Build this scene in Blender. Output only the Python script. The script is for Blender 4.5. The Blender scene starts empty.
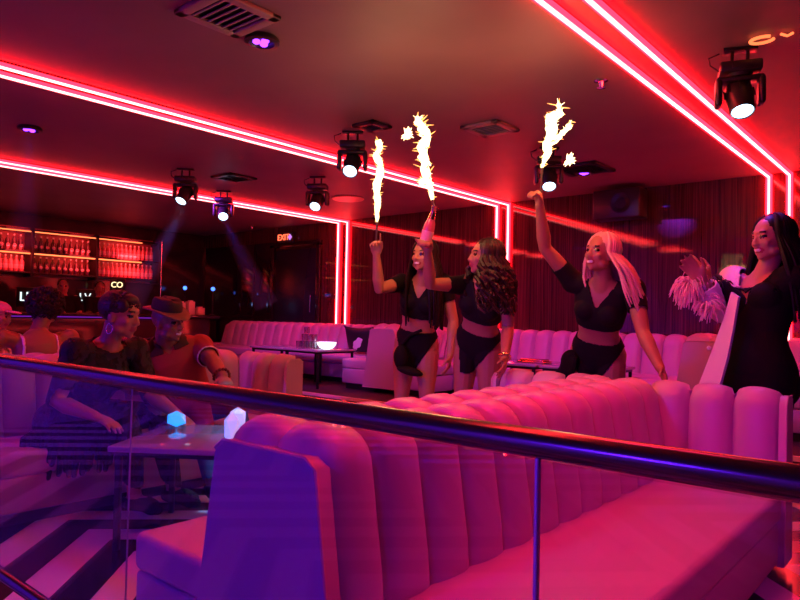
import bpy, bmesh, math, random
import numpy as np
from mathutils import Vector, Matrix
random.seed(7)
sc = bpy.context.scene
COL = sc.collection
PI = math.pi
# ------------------------------------------------------------------ camera
CR = Vector((0.7621, 0.6471, 0.0217)); CW = Vector((-0.6470, 0.7620, 0.0263))
CW.normalize(); CR = (CR - CW * CR.dot(CW)).normalized(); CU = CR.cross(CW)
CH = 1.14; FPX = 668.3
cam_d = bpy.data.cameras.new('camera'); cam = bpy.data.objects.new('camera', cam_d); COL.objects.link(cam)
cam.matrix_world = Matrix(((CR.x, CU.x, -CW.x, 0), (CR.y, CU.y, -CW.y, 0), (CR.z, CU.z, -CW.z, CH), (0, 0, 0, 1)))
cam_d.sensor_width = 36; cam_d.lens = FPX / 800 * 36; cam_d.clip_start = 0.05
sc.camera = cam
# ------------------------------------------------------------------ world, exposure
w = bpy.data.worlds.new('World'); sc.world = w; w.use_nodes = True
w.node_tree.nodes['Background'].inputs[0].default_value = (0.5, 0.06, 0.35, 1)
w.node_tree.nodes['Background'].inputs[1].default_value = 0.02
vs = sc.view_settings
vs.view_transform = 'Standard'; vs.look = 'None'; vs.gamma = 1; vs.use_curve_mapping = False; vs.exposure = 0.0
sc.cycles.max_bounces = 7; sc.cycles.transparent_max_bounces = 16; sc.cycles.sample_clamp_indirect = 4.0
sc.cycles.use_denoising = True; sc.cycles.caustics_reflective = False; sc.cycles.caustics_refractive = False
RED = (1.0, 0.20, 0.20)            # white-hot centre of the red tubes
S_TUBE = 8.0
REDSIDE = (1.0, 0.003, 0.008)      # red halo of the tubes, put into glowing side strips
S_SIDE = 31.0
BLUE = (0.10, 0.008, 1.0)
def lamp(name, kind, loc, target, power, color, size=0.2, spot=60, blend=0.6):
    d = bpy.data.lights.new(name, kind); d.energy = power; d.color = color
    if kind == 'SPOT': d.spot_size = math.radians(spot); d.spot_blend = blend; d.shadow_soft_size = size
    elif kind == 'AREA': d.size = size
    else: d.shadow_soft_size = size
    o = bpy.data.objects.new(name, d); COL.objects.link(o); o.location = loc
    if target is not None: o.rotation_euler = (Vector(target) - Vector(loc)).to_track_quat('-Z', 'Y').to_euler()
    return o
# unseen spots: blue from behind the camera, others added to tint sofas and dancers
lamp('unseen_spot', 'SPOT', (-1.9, -3.4, 2.0), (-1.6, 1.2, 0.45), 330, BLUE, 0.15, 42)
lamp('unseen_spot', 'SPOT', (-4.6, -3.2, 2.1), (-4.3, 1.9, 0.4), 330, BLUE, 0.15, 52)
lamp('unseen_spot', 'SPOT', (0.6, -3.0, 2.1), (-0.9, 3.4, 0.4), 90, (0.25, 0.008, 1.0), 0.15, 27)
lamp('unseen_spot', 'SPOT', (0.8, 2.6, 2.65), (-0.9, 2.0, 0.3), 70, (0.8, 0.01, 0.35), 0.2, 75)
lamp('unseen_spot', 'SPOT', (-7.4, 4.6, 2.65), (-7.4, 7.2, 0.7), 130, (0.55, 0.05, 1.0), 0.2, 80)
lamp('unseen_spot', 'SPOT', (-3.4, 5.2, 2.65), (-3.4, 7.2, 0.6), 120, (0.5, 0.03, 1.0), 0.2, 85)
lamp('unseen_spot', 'SPOT', (0.2, 5.4, 2.65), (-0.5, 7.2, 0.6), 70, (0.5, 0.03, 1.0), 0.2, 80)
lamp('unseen_spot', 'SPOT', (-0.95, 2.1, 2.68), (-1.0, 2.15, 0.0), 130, (1.0, 0.02, 0.10), 0.3, 95)  # added overhead to redden the near sofa tops and seat
lamp('unseen_spot', 'SPOT', (-2.4, 1.3, 2.6), (-2.3, 4.0, 1.25), 95, (1.0, 0.13, 0.07), 0.15, 62)  # added to warm the dancers' skin
lamp('added_wash', 'SPOT', (-4.2, -1.8, 2.6), (-7.0, -1.6, 0.6), 680, BLUE, 0.2, 85)  # added, unseen: wash the rear walls blue for the railing glass to reflect
lamp('added_wash', 'SPOT', (-3.4, -1.6, 2.6), (-4.0, -4.0, 0.4), 600, BLUE, 0.2, 85)
lamp('added_wash', 'SPOT', (-0.2, -1.6, 2.6), (-0.6, -4.0, 0.2), 220, (0.22, 0.01, 1.0), 0.2, 85)
lamp('table_spot', 'SPOT', (-2.9, 2.6, 2.6), (-2.95, 2.5, 0.5), 240, (0.03, 0.45, 1.0), 0.1, 30)
# ------------------------------------------------------------------ helpers
def ray(px, py): return CW * FPX + CR * (px - 400) - CU * (py - 300)
C0 = Vector((0, 0, CH))
def at(px, py, Y):
    d = ray(px, py); return C0 + d * (Y / d.y)
def atz(px, py, z):
    d = ray(px, py); return C0 + d * ((z - CH) / d.z)
def reach(parent, px, py, L, far=False):
    """point on the sight line at bone length L from the parent joint"""
    d = ray(px, py).normalized(); m = (parent - C0).dot(d); q = C0 + d * m
    h = (q - parent).length
    if h >= L: return parent + (q - parent).normalized() * L
    k = math.sqrt(L * L - h * h)
    return q + d * (k if far else -k)

MATS = {}
def mat(name, col, rough=0.5, metal=0.0, emit=None, estr=0.0, spec=0.5, bump=None, trans=0.0, alpha=1.0, var=None, coat=0.0, sss=0.0, sheen=0.0):
    m = bpy.data.materials.new(name); m.use_nodes = True; nt = m.node_tree; b = nt.nodes['Principled BSDF']
    b.inputs['Base Color'].default_value = (*col, 1); b.inputs['Roughness'].default_value = rough
    b.inputs['Metallic'].default_value = metal; b.inputs['Specular IOR Level'].default_value = spec
    b.inputs['Coat Weight'].default_value = coat; b.inputs['Sheen Weight'].default_value = sheen
    if emit: b.inputs['Emission Color'].default_value = (*emit, 1); b.inputs['Emission Strength'].default_value = estr
    if trans: b.inputs['Transmission Weight'].default_value = trans
    if alpha < 1: b.inputs['Alpha'].default_value = alpha
    if var or bump:
        tc = nt.nodes.new('ShaderNodeTexCoord'); nz = nt.nodes.new('ShaderNodeTexNoise')
        nz.inputs['Scale'].default_value = (var or bump)[0]; nz.inputs['Detail'].default_value = 4
        nt.links.new(tc.outputs['Object'], nz.inputs['Vector'])
        if var:
            rp = nt.nodes.new('ShaderNodeValToRGB'); rp.color_ramp.elements[0].position = 0.35; rp.color_ramp.elements[1].position = 0.65
            rp.color_ramp.elements[0].color = (*[c * (1 - var[1]) for c in col], 1); rp.color_ramp.elements[1].color = (*[min(1, c * (1 + var[1])) for c in col], 1)
            nt.links.new(nz.outputs['Fac'], rp.inputs['Fac']); nt.links.new(rp.outputs['Color'], b.inputs['Base Color'])
        if bump:
            n2 = nt.nodes.new('ShaderNodeTexNoise'); n2.inputs['Scale'].default_value = bump[0]; n2.inputs['Detail'].default_value = 3
            nt.links.new(tc.outputs['Object'], n2.inputs['Vector'])
            bp = nt.nodes.new('ShaderNodeBump'); bp.inputs['Strength'].default_value = bump[1]; bp.inputs['Distance'].default_value = 0.01
            nt.links.new(n2.outputs['Fac'], bp.inputs['Height']); nt.links.new(bp.outputs['Normal'], b.inputs['Normal'])
    MATS[name] = m
    return m
def emat(name, col, s):
    m = bpy.data.materials.new(name); m.use_nodes = True; nt = m.node_tree; nt.nodes.clear()
    e = nt.nodes.new('ShaderNodeEmission'); o = nt.nodes.new('ShaderNodeOutputMaterial')
    e.inputs[0].default_value = (*col, 1); e.inputs[1].default_value = s; nt.links.new(e.outputs[0], o.inputs[0]); MATS[name] = m
    return m
def glassmat(name, tint=(1, 1, 1), base=0.04, rough=0.0):
    """clear pane: see-through with a Fresnel mirror"""
    m = bpy.data.materials.new(name); m.use_nodes = True; nt = m.node_tree; nt.nodes.clear()
    o = nt.nodes.new('ShaderNodeOutputMaterial'); t = nt.nodes.new('ShaderNodeBsdfTransparent'); g = nt.nodes.new('ShaderNodeBsdfGlossy')
    mx = nt.nodes.new('ShaderNodeMixShader'); lw = nt.nodes.new('ShaderNodeLayerWeight'); lw.inputs[0].default_value = 0.5
    pw = nt.nodes.new('ShaderNodeMath'); pw.operation = 'POWER'; pw.inputs[1].default_value = 5; nt.links.new(lw.outputs['Facing'], pw.inputs[0])
    f = nt.nodes.new('ShaderNodeMath'); f.operation = 'MULTIPLY_ADD'; f.inputs[1].default_value = 0.6; f.inputs[2].default_value = base; nt.links.new(pw.outputs[0], f.inputs[0])
    t.inputs[0].default_value = (*tint, 1); g.inputs['Roughness'].default_value = rough
    nt.links.new(f.outputs[0], mx.inputs[0]); nt.links.new(t.outputs[0], mx.inputs[1]); nt.links.new(g.outputs[0], mx.inputs[2]); nt.links.new(mx.outputs[0], o.inputs[0])
    MATS[name] = m
    return m

class B:
    """collects shapes, one mesh object in the end"""
    def __init__(s): s.v = []; s.f = []; s.m = []; s.cur = 0
    def add(s, vs, fs):
        o = len(s.v); s.v += [tuple(v) for v in vs]; s.f += [tuple(i + o for i in f) for f in fs]; s.m += [s.cur] * len(fs)
        return s
    def bm(s, bm, M=None):
        if M is not None: bm.transform(M)
        bm.verts.index_update(); s.add([v.co[:] for v in bm.verts], [[v.index for v in f.verts] for f in bm.faces]); bm.free(); return s
    def box(s, c, size, bev=0.0, rot=None, seg=2):
        b = bmesh.new(); bmesh.ops.create_cube(b, size=1); bmesh.ops.scale(b, vec=size, verts=b.verts)
        if bev: bmesh.ops.bevel(b, geom=b.edges[:], offset=bev, segments=seg, profile=0.5, affect='EDGES')
        M = Matrix.Translation(c)
        if rot is not None: M = M @ (rot.to_4x4() if isinstance(rot, Matrix) else Matrix.Rotation(rot, 4, 'Z'))
        return s.bm(b, M)
    def prism(s, pts, axis, a0, a1):
        """polygon pts in the plane across axis, extruded a0..a1"""
        def P(p, a):
            return {'x': (a, p[0], p[1]), 'y': (p[0], a, p[1]), 'z': (p[0], p[1], a)}[axis]
        n = len(pts); vs = [P(p, a0) for p in pts] + [P(p, a1) for p in pts]
        return s.add(vs, [list(range(n)), list(range(2 * n - 1, n - 1, -1))] + [(i, i + n, (i + 1) % n + n, (i + 1) % n) for i in range(n)])
    def loft(s, rings, closed=True):
        n = len(rings[0]); vs = [p for r in rings for p in r]; fs = []
        for k in range(len(rings) - 1):
            for i in range(n):
                j = (i + 1) % n; fs.append((k * n + i, k * n + j, (k + 1) * n + j, (k + 1) * n + i))
        if closed: fs.append(tuple(range(n - 1, -1, -1))); fs.append(tuple((len(rings) - 1) * n + i for i in range(n)))
        return s.add(vs, fs)
    def tube(s, pts, rad, n=10, cap=True, round_ends=False):
        pts = [Vector(p) for p in pts]
        rad = list(rad) if hasattr(rad, '__len__') else [rad] * len(pts)
        if round_ends:
            a = (pts[0] - pts[1]).normalized(); z = (pts[-1] - pts[-2]).normalized(); r0, r1 = rad[0], rad[-1]; P0, P1 = pts[0], pts[-1]
            pts = [P0 + a * r0 * .95, P0 + a * r0 * .7] + pts + [P1 + z * r1 * .7, P1 + z * r1 * .95]; rad = [r0 * .3, r0 * .71] + rad + [r1 * .71, r1 * .3]
        rings = []; u = None
        for i, p in enumerate(pts):
            t = (pts[min(i + 1, len(pts) - 1)] - pts[max(i - 1, 0)])
            if t.length < 1e-9: t = Vector((0, 0, 1))
            t.normalize()
            if u is None: u = t.orthogonal().normalized()
            u = (u - t * u.dot(t)); u = u.normalized() if u.length > 1e-6 else t.orthogonal().normalized()
            v = t.cross(u)
            rings.append([p + (u * math.cos(2 * PI * k / n) + v * math.sin(2 * PI * k / n)) * rad[i] for k in range(n)])
        return s.loft(rings, cap)
    def ell(s, c, r, R=None, n=12, m=8):
        vs = [];
        R = R or Matrix.Identity(3)
        c = Vector(c); r = (r, r, r) if not hasattr(r, '__len__') else r
        rings = []
        for j in range(1, m):
            th = PI * j / m
            rings.append([c + R @ Vector((r[0] * math.sin(th) * math.cos(2 * PI * k / n), r[1] * math.sin(th) * math.sin(2 * PI * k / n), -r[2] * math.cos(th))) for k in range(n)])
        vs = [p for q in rings for p in q]; fs = []
        for k in range(m - 2):
            for i in range(n):
                j = (i + 1) % n; fs.append((k * n + i, k * n + j, (k + 1) * n + j, (k + 1) * n + i))
        b0 = len(vs); vs += [c + R @ Vector((0, 0, -r[2])), c + R @ Vector((0, 0, r[2]))]
        for i in range(n):
            j = (i + 1) % n; fs.append((j, i, b0)); fs.append(((m - 2) * n + i, (m - 2) * n + j, b0 + 1))
        return s.add(vs, fs)
    def lathe(s, prof, c=(0, 0, 0), n=20, R=None):
        c = Vector(c); R = R or Matrix.Identity(3)
        return s.loft([[c + R @ Vector((r * math.cos(2 * PI * k / n), r * math.sin(2 * PI * k / n), z)) for k in range(n)] for r, z in prof])
    def obj(s, name, mats, parent=None, smooth=True, angle=None, at=None):
        me = bpy.data.meshes.new(name)
        off = Vector(at) if at is not None else Vector((0, 0, 0))
        me.from_pydata([tuple(Vector(v) - off) for v in s.v], [], s.f); me.update()
        b = bmesh.new(); b.from_mesh(me); bmesh.ops.recalc_face_normals(b, faces=b.faces[:]); b.to_mesh(me); b.free()
        for m in (mats if isinstance(mats, (list, tuple)) else [mats]): me.materials.append(m)
        for p, k in zip(me.polygons, s.m): p.material_index = k; p.use_smooth = smooth
        if smooth: 
            try: me.set_sharp_from_angle(angle=angle or math.radians(50))
            except Exception: pass
        o = bpy.data.objects.new(name, me); COL.objects.link(o)
        if parent is not None: o.parent = parent
        return o
def tag(o, label, cat, group=None):
    o['label'] = label; o['category'] = cat
    if group: o['group'] = group
    return o
def thing(name, label, cat, loc=(0, 0, 0), rz=0.0, group=None):
    o = bpy.data.objects.new(name, None); COL.objects.link(o); o.location = loc; o.rotation_euler = (0, 0, rz); o.empty_display_size = 0.1
    return tag(o, label, cat, group)
def struct(o): o['kind'] = 'structure'; return o
def copy_thing(root, loc, rz=None, label=None, group=None):
    r = root.copy(); COL.objects.link(r); r.location = loc
    if rz is not None: r.rotation_euler = (0, 0, rz)
    if label: r['label'] = label
    if group: r['group'] = group
    def rec(src, dst):
        for ch in list(src.children):
            if ch.get('category') or ch == dst: continue
            c = ch.copy(); COL.objects.link(c); c.parent = dst; rec(ch, c)
    rec(root, r)
    return r
# ------------------------------------------------------------------ materials
vinyl = mat('pale_vinyl', (0.53, 0.34, 0.48), 0.40, bump=(60, 0.08), sheen=0.1)
vinyl2 = mat('pale_vinyl_plain', (0.52, 0.34, 0.48), 0.42)
kick = mat('black_kick', (0.012, 0.012, 0.014), 0.4)
blackmetal = mat('black_metal', (0.02, 0.02, 0.022), 0.35, 0.6)
railmetal = mat('dark_rail_metal', (0.16, 0.15, 0.17), 0.22, 1.0)
chrome = mat('polished_steel', (0.75, 0.75, 0.78), 0.15, 1.0)
pane = glassmat('rail_glass', (0.94, 0.93, 0.97))
edgeglass = mat('glass_edge', (0.55, 0.6, 0.62), 0.1, 0.3, spec=1.0)
tubecore = emat('tube_core', RED, S_TUBE)
tubeside = emat('tube_side', REDSIDE, S_SIDE)
blackplastic = mat('black_plastic', (0.018, 0.017, 0.02), 0.35)
glow = emat('lens_bluewhite', (0.45, 0.72, 1.0), 6.0)
uvglow = emat('uv_led', (0.22, 0.03, 1.0), 6.0)
shelfglow = emat('shelf_led', (1.0, 0.16, 0.05), 3.0)
white = mat('white_plastic', (0.8, 0.8, 0.8), 0.4)
tumbler = glassmat('tumbler_glass', (0.9, 0.8, 0.88), 0.28, 0.15)
# ------------------------------------------------------------------ room
X0, X1, Y0, YW, ZC = -12.0, 5.0, -4.0, 7.86, 2.74
fm = bpy.data.materials.new('chevron_floor'); fm.use_nodes = True; nt = fm.node_tree; pb = nt.nodes['Principled BSDF']
def math_node(op, a, b=None):
    n = nt.nodes.new('ShaderNodeMath'); n.operation = op
    for i, v in enumerate((a, b)):
        if v is None: continue
        if isinstance(v, (int, float)): n.inputs[i].default_value = v
        else: nt.links.new(v, n.inputs[i])
    return n.outputs[0]
tc = nt.nodes.new('ShaderNodeTexCoord'); sp = nt.nodes.new('ShaderNodeSeparateXYZ'); nt.links.new(tc.outputs['Object'], sp.inputs[0])
tri = math_node('PINGPONG', math_node('ADD', sp.outputs[1], -1.65), 1.0)
fr = math_node('FRACT', math_node('DIVIDE', math_node('ADD', math_node('SUBTRACT', sp.outputs[0], tri), 3.5 + 47), 0.47))
st = math_node('LESS_THAN', fr, 0.5)
mixc = nt.nodes.new('ShaderNodeMix'); mixc.data_type = 'RGBA'
nt.links.new(st, mixc.inputs[0]); mixc.inputs[6].default_value = (0.02, 0.018, 0.02, 1); mixc.inputs[7].default_value = (0.8, 0.76, 0.78, 1)
nt.links.new(mixc.outputs[2], pb.inputs['Base Color']); pb.inputs['Roughness'].default_value = 0.18
fb = B(); fb.box(((X0 + X1) / 2, (Y0 + YW) / 2, -0.05), (X1 - X0, YW - Y0, 0.1)); struct(fb.obj('floor', fm, smooth=False))
ceilm = mat('dark_ceiling_paint', (0.24, 0.13, 0.14), 0.55, var=(1.5, 0.08))
cb = B(); cb.box(((X0 + X1) / 2, (Y0 + YW) / 2, ZC + 0.05), (X1 - X0, YW - Y0, 0.1)); struct(cb.obj('ceiling', ceilm, smooth=False))
# reeded, lacquered feature wall
wm = bpy.data.materials.new('lacquered_reed_wall'); wm.use_nodes = True; nt = wm.node_tree; pb = nt.nodes['Principled BSDF']
tc = nt.nodes.new('ShaderNodeTexCoord'); mp = nt.nodes.new('ShaderNodeMapping'); mp.inputs['Scale'].default_value = (110, 110, 1.0)
nz = nt.nodes.new('ShaderNodeTexNoise'); nz.inputs['Scale'].default_value = 1.0; nz.inputs['Detail'].default_value = 5
nt.links.new(tc.outputs['Object'], mp.inputs[0]); nt.links.new(mp.outputs[0], nz.inputs['Vector'])
rp = nt.nodes.new('ShaderNodeValToRGB'); e = rp.color_ramp.elements
e[0].position = 0.30; e[0].color = (0.02, 0.008, 0.010, 1); e[1].position = 0.75; e[1].color = (0.13, 0.045, 0.04, 1)
nt.links.new(nz.outputs['Fac'], rp.inputs[0]); nt.links.new(rp.outputs[0], pb.inputs['Base Color'])
pb.inputs['Roughness'].default_value = 0.035; pb.inputs['Specular IOR Level'].default_value = 0.7
bp = nt.nodes.new('ShaderNodeBump'); bp.inputs['Strength'].default_value = 0.02; bp.inputs['Distance'].default_value = 0.02
nt.links.new(nz.outputs['Fac'], bp.inputs['Height']); nt.links.new(bp.outputs[0], pb.inputs['Normal'])
wb = B(); wb.box(((X0 + X1) / 2, YW + 0.05, ZC / 2), (X1 - X0, 0.1, ZC)); struct(wb.obj('wall_back', wm, smooth=False))
darkwall = mat('black_lacquer_wall', (0.035, 0.018, 0.024), 0.12, var=(2, 0.3))
wb = B(); wb.box((X0 - 0.05, (Y0 + YW) / 2, ZC / 2), (0.1, YW - Y0, ZC)); struct(wb.obj('wall_left', darkwall, smooth=False))
wb = B(); wb.box((X1 + 0.05, (Y0 + YW) / 2, ZC / 2), (0.1, YW - Y0, ZC)); struct(wb.obj('wall_right', darkwall, smooth=False))
palewall = mat('pale_rear_wall', (0.55, 0.5, 0.58), 0.5)
wb = B(); wb.box(((X0 + X1) / 2, Y0 - 0.05, ZC / 2), (X1 - X0, 0.1, ZC)); struct(wb.obj('wall_front', palewall, smooth=False))
wb = B(); wb.box((-7.06, -2.2, ZC / 2), (0.12, 3.6, ZC)); struct(wb.obj('wall_added_reflector', palewall, smooth=False))  # added unseen wall, washed blue so the left glass mirrors it
# platform below the wall booths
PF = 0.2
platm = mat('platform_carpet', (0.03, 0.02, 0.035), 0.6)
pbx = B(); pbx.box(((X0 + X1) / 2 + 0.7, (5.6 + YW) / 2, PF / 2), (X1 - X0 - 1.4, YW - 5.6, PF - 0.002)); struct(pbx.obj('trim_1', platm, smooth=False))
nb = B(); nb.box(((X0 + X1) / 2 + 0.7, 5.585, PF - 0.02), (X1 - X0 - 1.4, 0.03, 0.04), 0.006); struct(nb.obj('trim_2', mat('platform_nosing', (0.7, 0.6, 0.62), 0.3), smooth=False))
# black panels and doorway on the back wall
pm = mat('gloss_black_panel', (0.02, 0.012, 0.016), 0.07)
for k, (xa, xb) in enumerate([(-11.9, -10.3), (-10.25, -9.75)]):
    b = B(); b.box(((xa + xb) / 2, YW - 0.015, 1.32), (xb - xa, 0.03, 2.3), 0.004); struct(b.obj('trim_%d' % (k + 3), pm))
dr = thing('door_1', 'dark unlit doorway under the exit sign', 'door', (-9.1, YW, 0)); dr['kind'] = 'structure'
b = B(); b.box((0, -0.03, 1.06 + PF), (1.15, 0.04, 2.1), 0.005); b.obj('door_leaf', mat('night_blue_door', (0.012, 0.01, 0.03), 0.25), dr)
b = B()
for x in (-0.62, 0.62): b.box((x, -0.04, 1.1 + PF), (0.09, 0.07, 2.2), 0.005)
b.box((0, -0.04, 2.2 + PF), (1.33, 0.07, 0.09), 0.005); b.obj('door_frame', pm, dr)
b = B(); b.tube([(0.45, -0.07, 1.0 + PF), (0.45, -0.07, 1.3 + PF)], 0.012); b.obj('handle', chrome, dr)
# ------------------------------------------------------------------ red tube lights (ceiling run + drop down the wall)
def led_strip(x, label, dx):
    t = thing('light_tube', label, 'light', (x, YW, ZC), 0, 'red light tubes of the ceiling and wall')
    L = YW - 0.7
    hb = B(); hb.box((0, -L / 2, -0.006), (0.03, L, 0.012)); hb.box((0, -0.006, -0.9), (0.03, 0.012, 1.8)); hb.obj('housing', blackplastic, t, smooth=False)
    cbx = B(); cbx.box((0, -L / 2 - 0.02, -0.034), (0.018, L - 0.04, 0.034), 0.006); cbx.box((0, -0.034, -0.9), (0.018, 0.034, 1.79), 0.006); cbx.obj('diffuser', tubecore, t)
    sb = B()
    for s in (-1, 1):
        sb.box((s * 0.021, -L / 2 - 0.02, -0.027), (0.022, L - 0.04, 0.024), 0.008); sb.box((s * 0.021, -0.027, -0.9), (0.022, 0.024, 1.785), 0.008)
    sb.obj('halo_edge', tubeside, t)  # side strips added as the red glow around the tube
    return t
WHERE = {-8.03: 'left tube of the pair dropping behind the far platform sofa', -7.82: 'right tube of the pair dropping behind the far platform sofa',
         -4.93: 'left tube of the pair dropping behind the wavy-haired dancer', -4.75: 'right tube of the pair dropping behind the wavy-haired dancer',
         -1.59: 'left tube of the wide bright pair ending above the woman in the black coat', -1.40: 'right tube of the wide bright pair ending above the woman in the black coat'}
for x in WHERE: led_strip(x, 'red ' + WHERE[x], 0)
# ------------------------------------------------------------------ channel-tufted booths
def pads(b, prof, a0, a1, n, fn, bulge=0.036, nu=10):
    """n upright channels between a0..a1 over a profile of (outward, z); fn maps (outward, along, z) to a point"""
    pf = []
    for i, (d, z) in enumerate(prof):
        t = Vector(prof[min(i + 1, len(prof) - 1)]) - Vector(prof[max(i - 1, 0)]); t.normalize(); pf.append((Vector((d, z)), Vector((t.y, -t.x))))
    wch = (a1 - a0) / n; cols = []
    for c in range(n):
        for k in range(nu):
            u = -1 + 2 * k / nu
            if k == 0 and c > 0: u = -1
            h = bulge * (1 - abs(u) ** 2.6) - (0.032 if k == 0 else 0)
            cols.append((a0 + wch * (c + k / nu), h))
    cols.append((a1, -0.010))
    rings = []
    for a, h in cols:
        r = []
        for i, (p, nrm) in enumerate(pf):
            hh = h * (0.35 if i in (0, len(pf) - 1) else 1)
            q = p + nrm * hh; r.append(Vector(fn(q.x, a, q.y)))
        rings.append(r)
    m = len(pf); vs = [p for r in rings for p in r]; fs = []
    for k in range(len(rings) - 1):
        for i in range(m - 1): fs.append((k * m + i, k * m + i + 1, (k + 1) * m + i + 1, (k + 1) * m + i))
        fs.append((k * m + m - 1, k * m, (k + 1) * m, (k + 1) * m + m - 1))
    fs.append(tuple(range(m))); fs.append(tuple((len(rings) - 1) * m + i for i in range(m - 1, -1, -1)))
    b.add(vs, fs)
def arc_prof(d_bot, d_top, z_bot, z_sh, z_top, d_in):
    """face from the seat up, round over the top, to the inner seam"""
    P = [(d_bot, z_bot), (d_bot - (d_bot - d_top) * .33, z_bot + (z_sh - z_bot) * .33), (d_bot - (d_bot - d_top) * .66, z_bot + (z_sh - z_bot) * .66), (d_top, z_sh)]
    h = z_top - z_sh
    for k in range(1, 6):
        a = PI / 2 * k / 5; P.append((d_top - h * 1.1 * (1 - math.cos(a)), z_sh + h * math.sin(a)))
    P += [(d_in + 0.035, z_top - 0.008), (d_in + 0.008, z_top - 0.028), (d_in, z_top - 0.07)]
    P += [(d_in, z_bot)]
    return P
SEAT_Z, HW = 0.39, 0.77
def booth(label, loc, L, returns=True, ch=0.187, name='double_banquette', group=None):
    t = thing(name, label, 'sofa', loc, 0, group)
    ye = L - 0.18 if returns else L
    n = max(2, round((ye - 0.03) / ch))
    for s in (1, -1):
        b = B(); pads(b, arc_prof(0.255, 0.190, 0.34, 0.74, 0.825, 0.012), 0.0, ye + (0.05 if returns else 0), n, lambda d, a, z: (s * d, a, z)); b.obj('backrest', vinyl, t)
        b = B(); b.box((s * (0.235 + HW) / 2, ye / 2 + 0.03, 0.325), (HW - 0.235, ye - 0.02, 0.13), 0.028, seg=3); b.obj('seat', vinyl, t)
        b = B(); b.box((s * (0.2 + HW - 0.012) / 2, ye / 2 + 0.03, 0.165), (HW - 0.212, ye - 0.03, 0.19), 0.012); bs = b.obj('base', vinyl2, t)
        b = B(); b.box((s * (0.2 + HW - 0.06) / 2, ye / 2 + 0.03, 0.035), (HW - 0.26, ye - 0.10, 0.07)); b.obj('toe_kick', kick, t, smooth=False)
        if returns:
            b = B(); pads(b, arc_prof(0.165, 0.125, 0.34, 0.745, 0.82, 0.03), 0.14, HW - 0.02, 3, lambda d, a, z: (s * a, L - d, z)); r = b.obj('wing_backrest', vinyl, t)
            b = B(); b.box((s * (HW / 2 + 0.05), L - 0.018, 0.43), (HW - 0.12, 0.036, 0.74), 0.01); b.obj('wing_panel', vinyl2, t)
            b = B(); b.prism([(L - 0.185, 0.06), (L, 0.06), (L, 0.80), (L - 0.03, 0.815), (L - 0.12, 0.815), (L - 0.15, 0.78)], 'x', s * (HW - 0.018), s * (HW + 0.012)); e_ = b.obj('wing_end', vinyl2, t)
            b = B(); b.tube([(s * (HW + .012), L - 0.185, 0.07), (s * (HW + .012), L - 0.152, 0.78), (s * (HW + .012), L - 0.12, 0.815), (s * (HW + .012), L - 0.03, 0.815)], 0.005, 6); b.obj('piping', vinyl, e_)
    pts = [(-0.315, 0.06), (0.315, 0.06), (0.205, 0.765), (0.17, 0.79), (-0.17, 0.79), (-0.205, 0.765)]
    for y in ([-0.03] if returns else [-0.03, L - 0.005]):
        b = B(); b.prism(pts, 'y', y, y + 0.05); p = b.obj('end_panel', vinyl2, t)
        b = B(); b.tube([(q[0], y, q[1]) for q in pts], 0.006, 6); b.obj('piping', vinyl, p)
    return t
booth('pale double-sided channel-tufted banquette directly behind the glass railing, its long seat in full view', (-1.405, 1.14, 0), 2.46, group='double banquettes of the lounge')
booth('pale channel-tufted banquette the lace-dressed woman and the man in the red polo sit on', (-4.55, 1.14, 0), 2.20, group='double banquettes of the lounge')
booth('short pale bench divider with padded end, between the tumbler table and the first dancer', (-5.52, 6.2, PF), 0.42, False, name='bench_divider', group='dividers of the wall booths')
booth('short pale bench divider with padded end, behind the lapel of the woman in black', (-1.72, 6.2, PF), 0.42, False, name='bench_divider', group='dividers of the wall booths')
def wall_bench(label, xa, xb):
    L = xb - xa; t = thing('platform_sofa', label, 'sofa', (xa, 7.25, PF), 0, 'wall banquettes on the platform')
    b = B(); pads(b, arc_prof(0.02, -0.07, 0.34, 0.70, 0.79, -0.30), 0.0, L, round(L / 0.222), lambda d, a, z: (a, -d, z)); b.obj('backrest', vinyl, t)
    b = B(); b.box((L / 2, -0.27, 0.325), (L - 0.02, 0.56, 0.13), 0.028, seg=3); b.obj('seat', vinyl, t)
    b = B(); b.box((L / 2, -0.24, 0.165), (L - 0.03, 0.58, 0.19), 0.012); b.obj('base', vinyl2, t)
    b = B(); b.box((L / 2, -0.2, 0.035), (L - 0.06, 0.55, 0.07)); b.obj('toe_kick', kick, t, smooth=False)
    b = B(); b.box((L / 2, 0.40, 0.38), (L, 0.24, 0.74), 0.012); b.obj('ledge', vinyl2, t)
    for x, nm in ((-0.02, 'end_panel'),):
        b = B(); b.prism([(-0.55, 0.06), (0.52, 0.06), (0.52, 0.75), (0.10, 0.76), (0.06, 0.73), (-0.03, 0.42), (-0.55, 0.40)], 'x', x - 0.03, x + 0.03); b.obj(nm, vinyl2, t)
    return t
wall_bench('long pale tufted sofa on the platform below the left pair of wall tubes', -10.35, -5.42)
wall_bench('pale tufted sofa on the platform behind the dancers, between the two bench dividers', -5.36, -1.62)
wall_bench('pale tufted sofa on the platform at the far right behind the woman in black', -1.56, 2.6)
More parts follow.
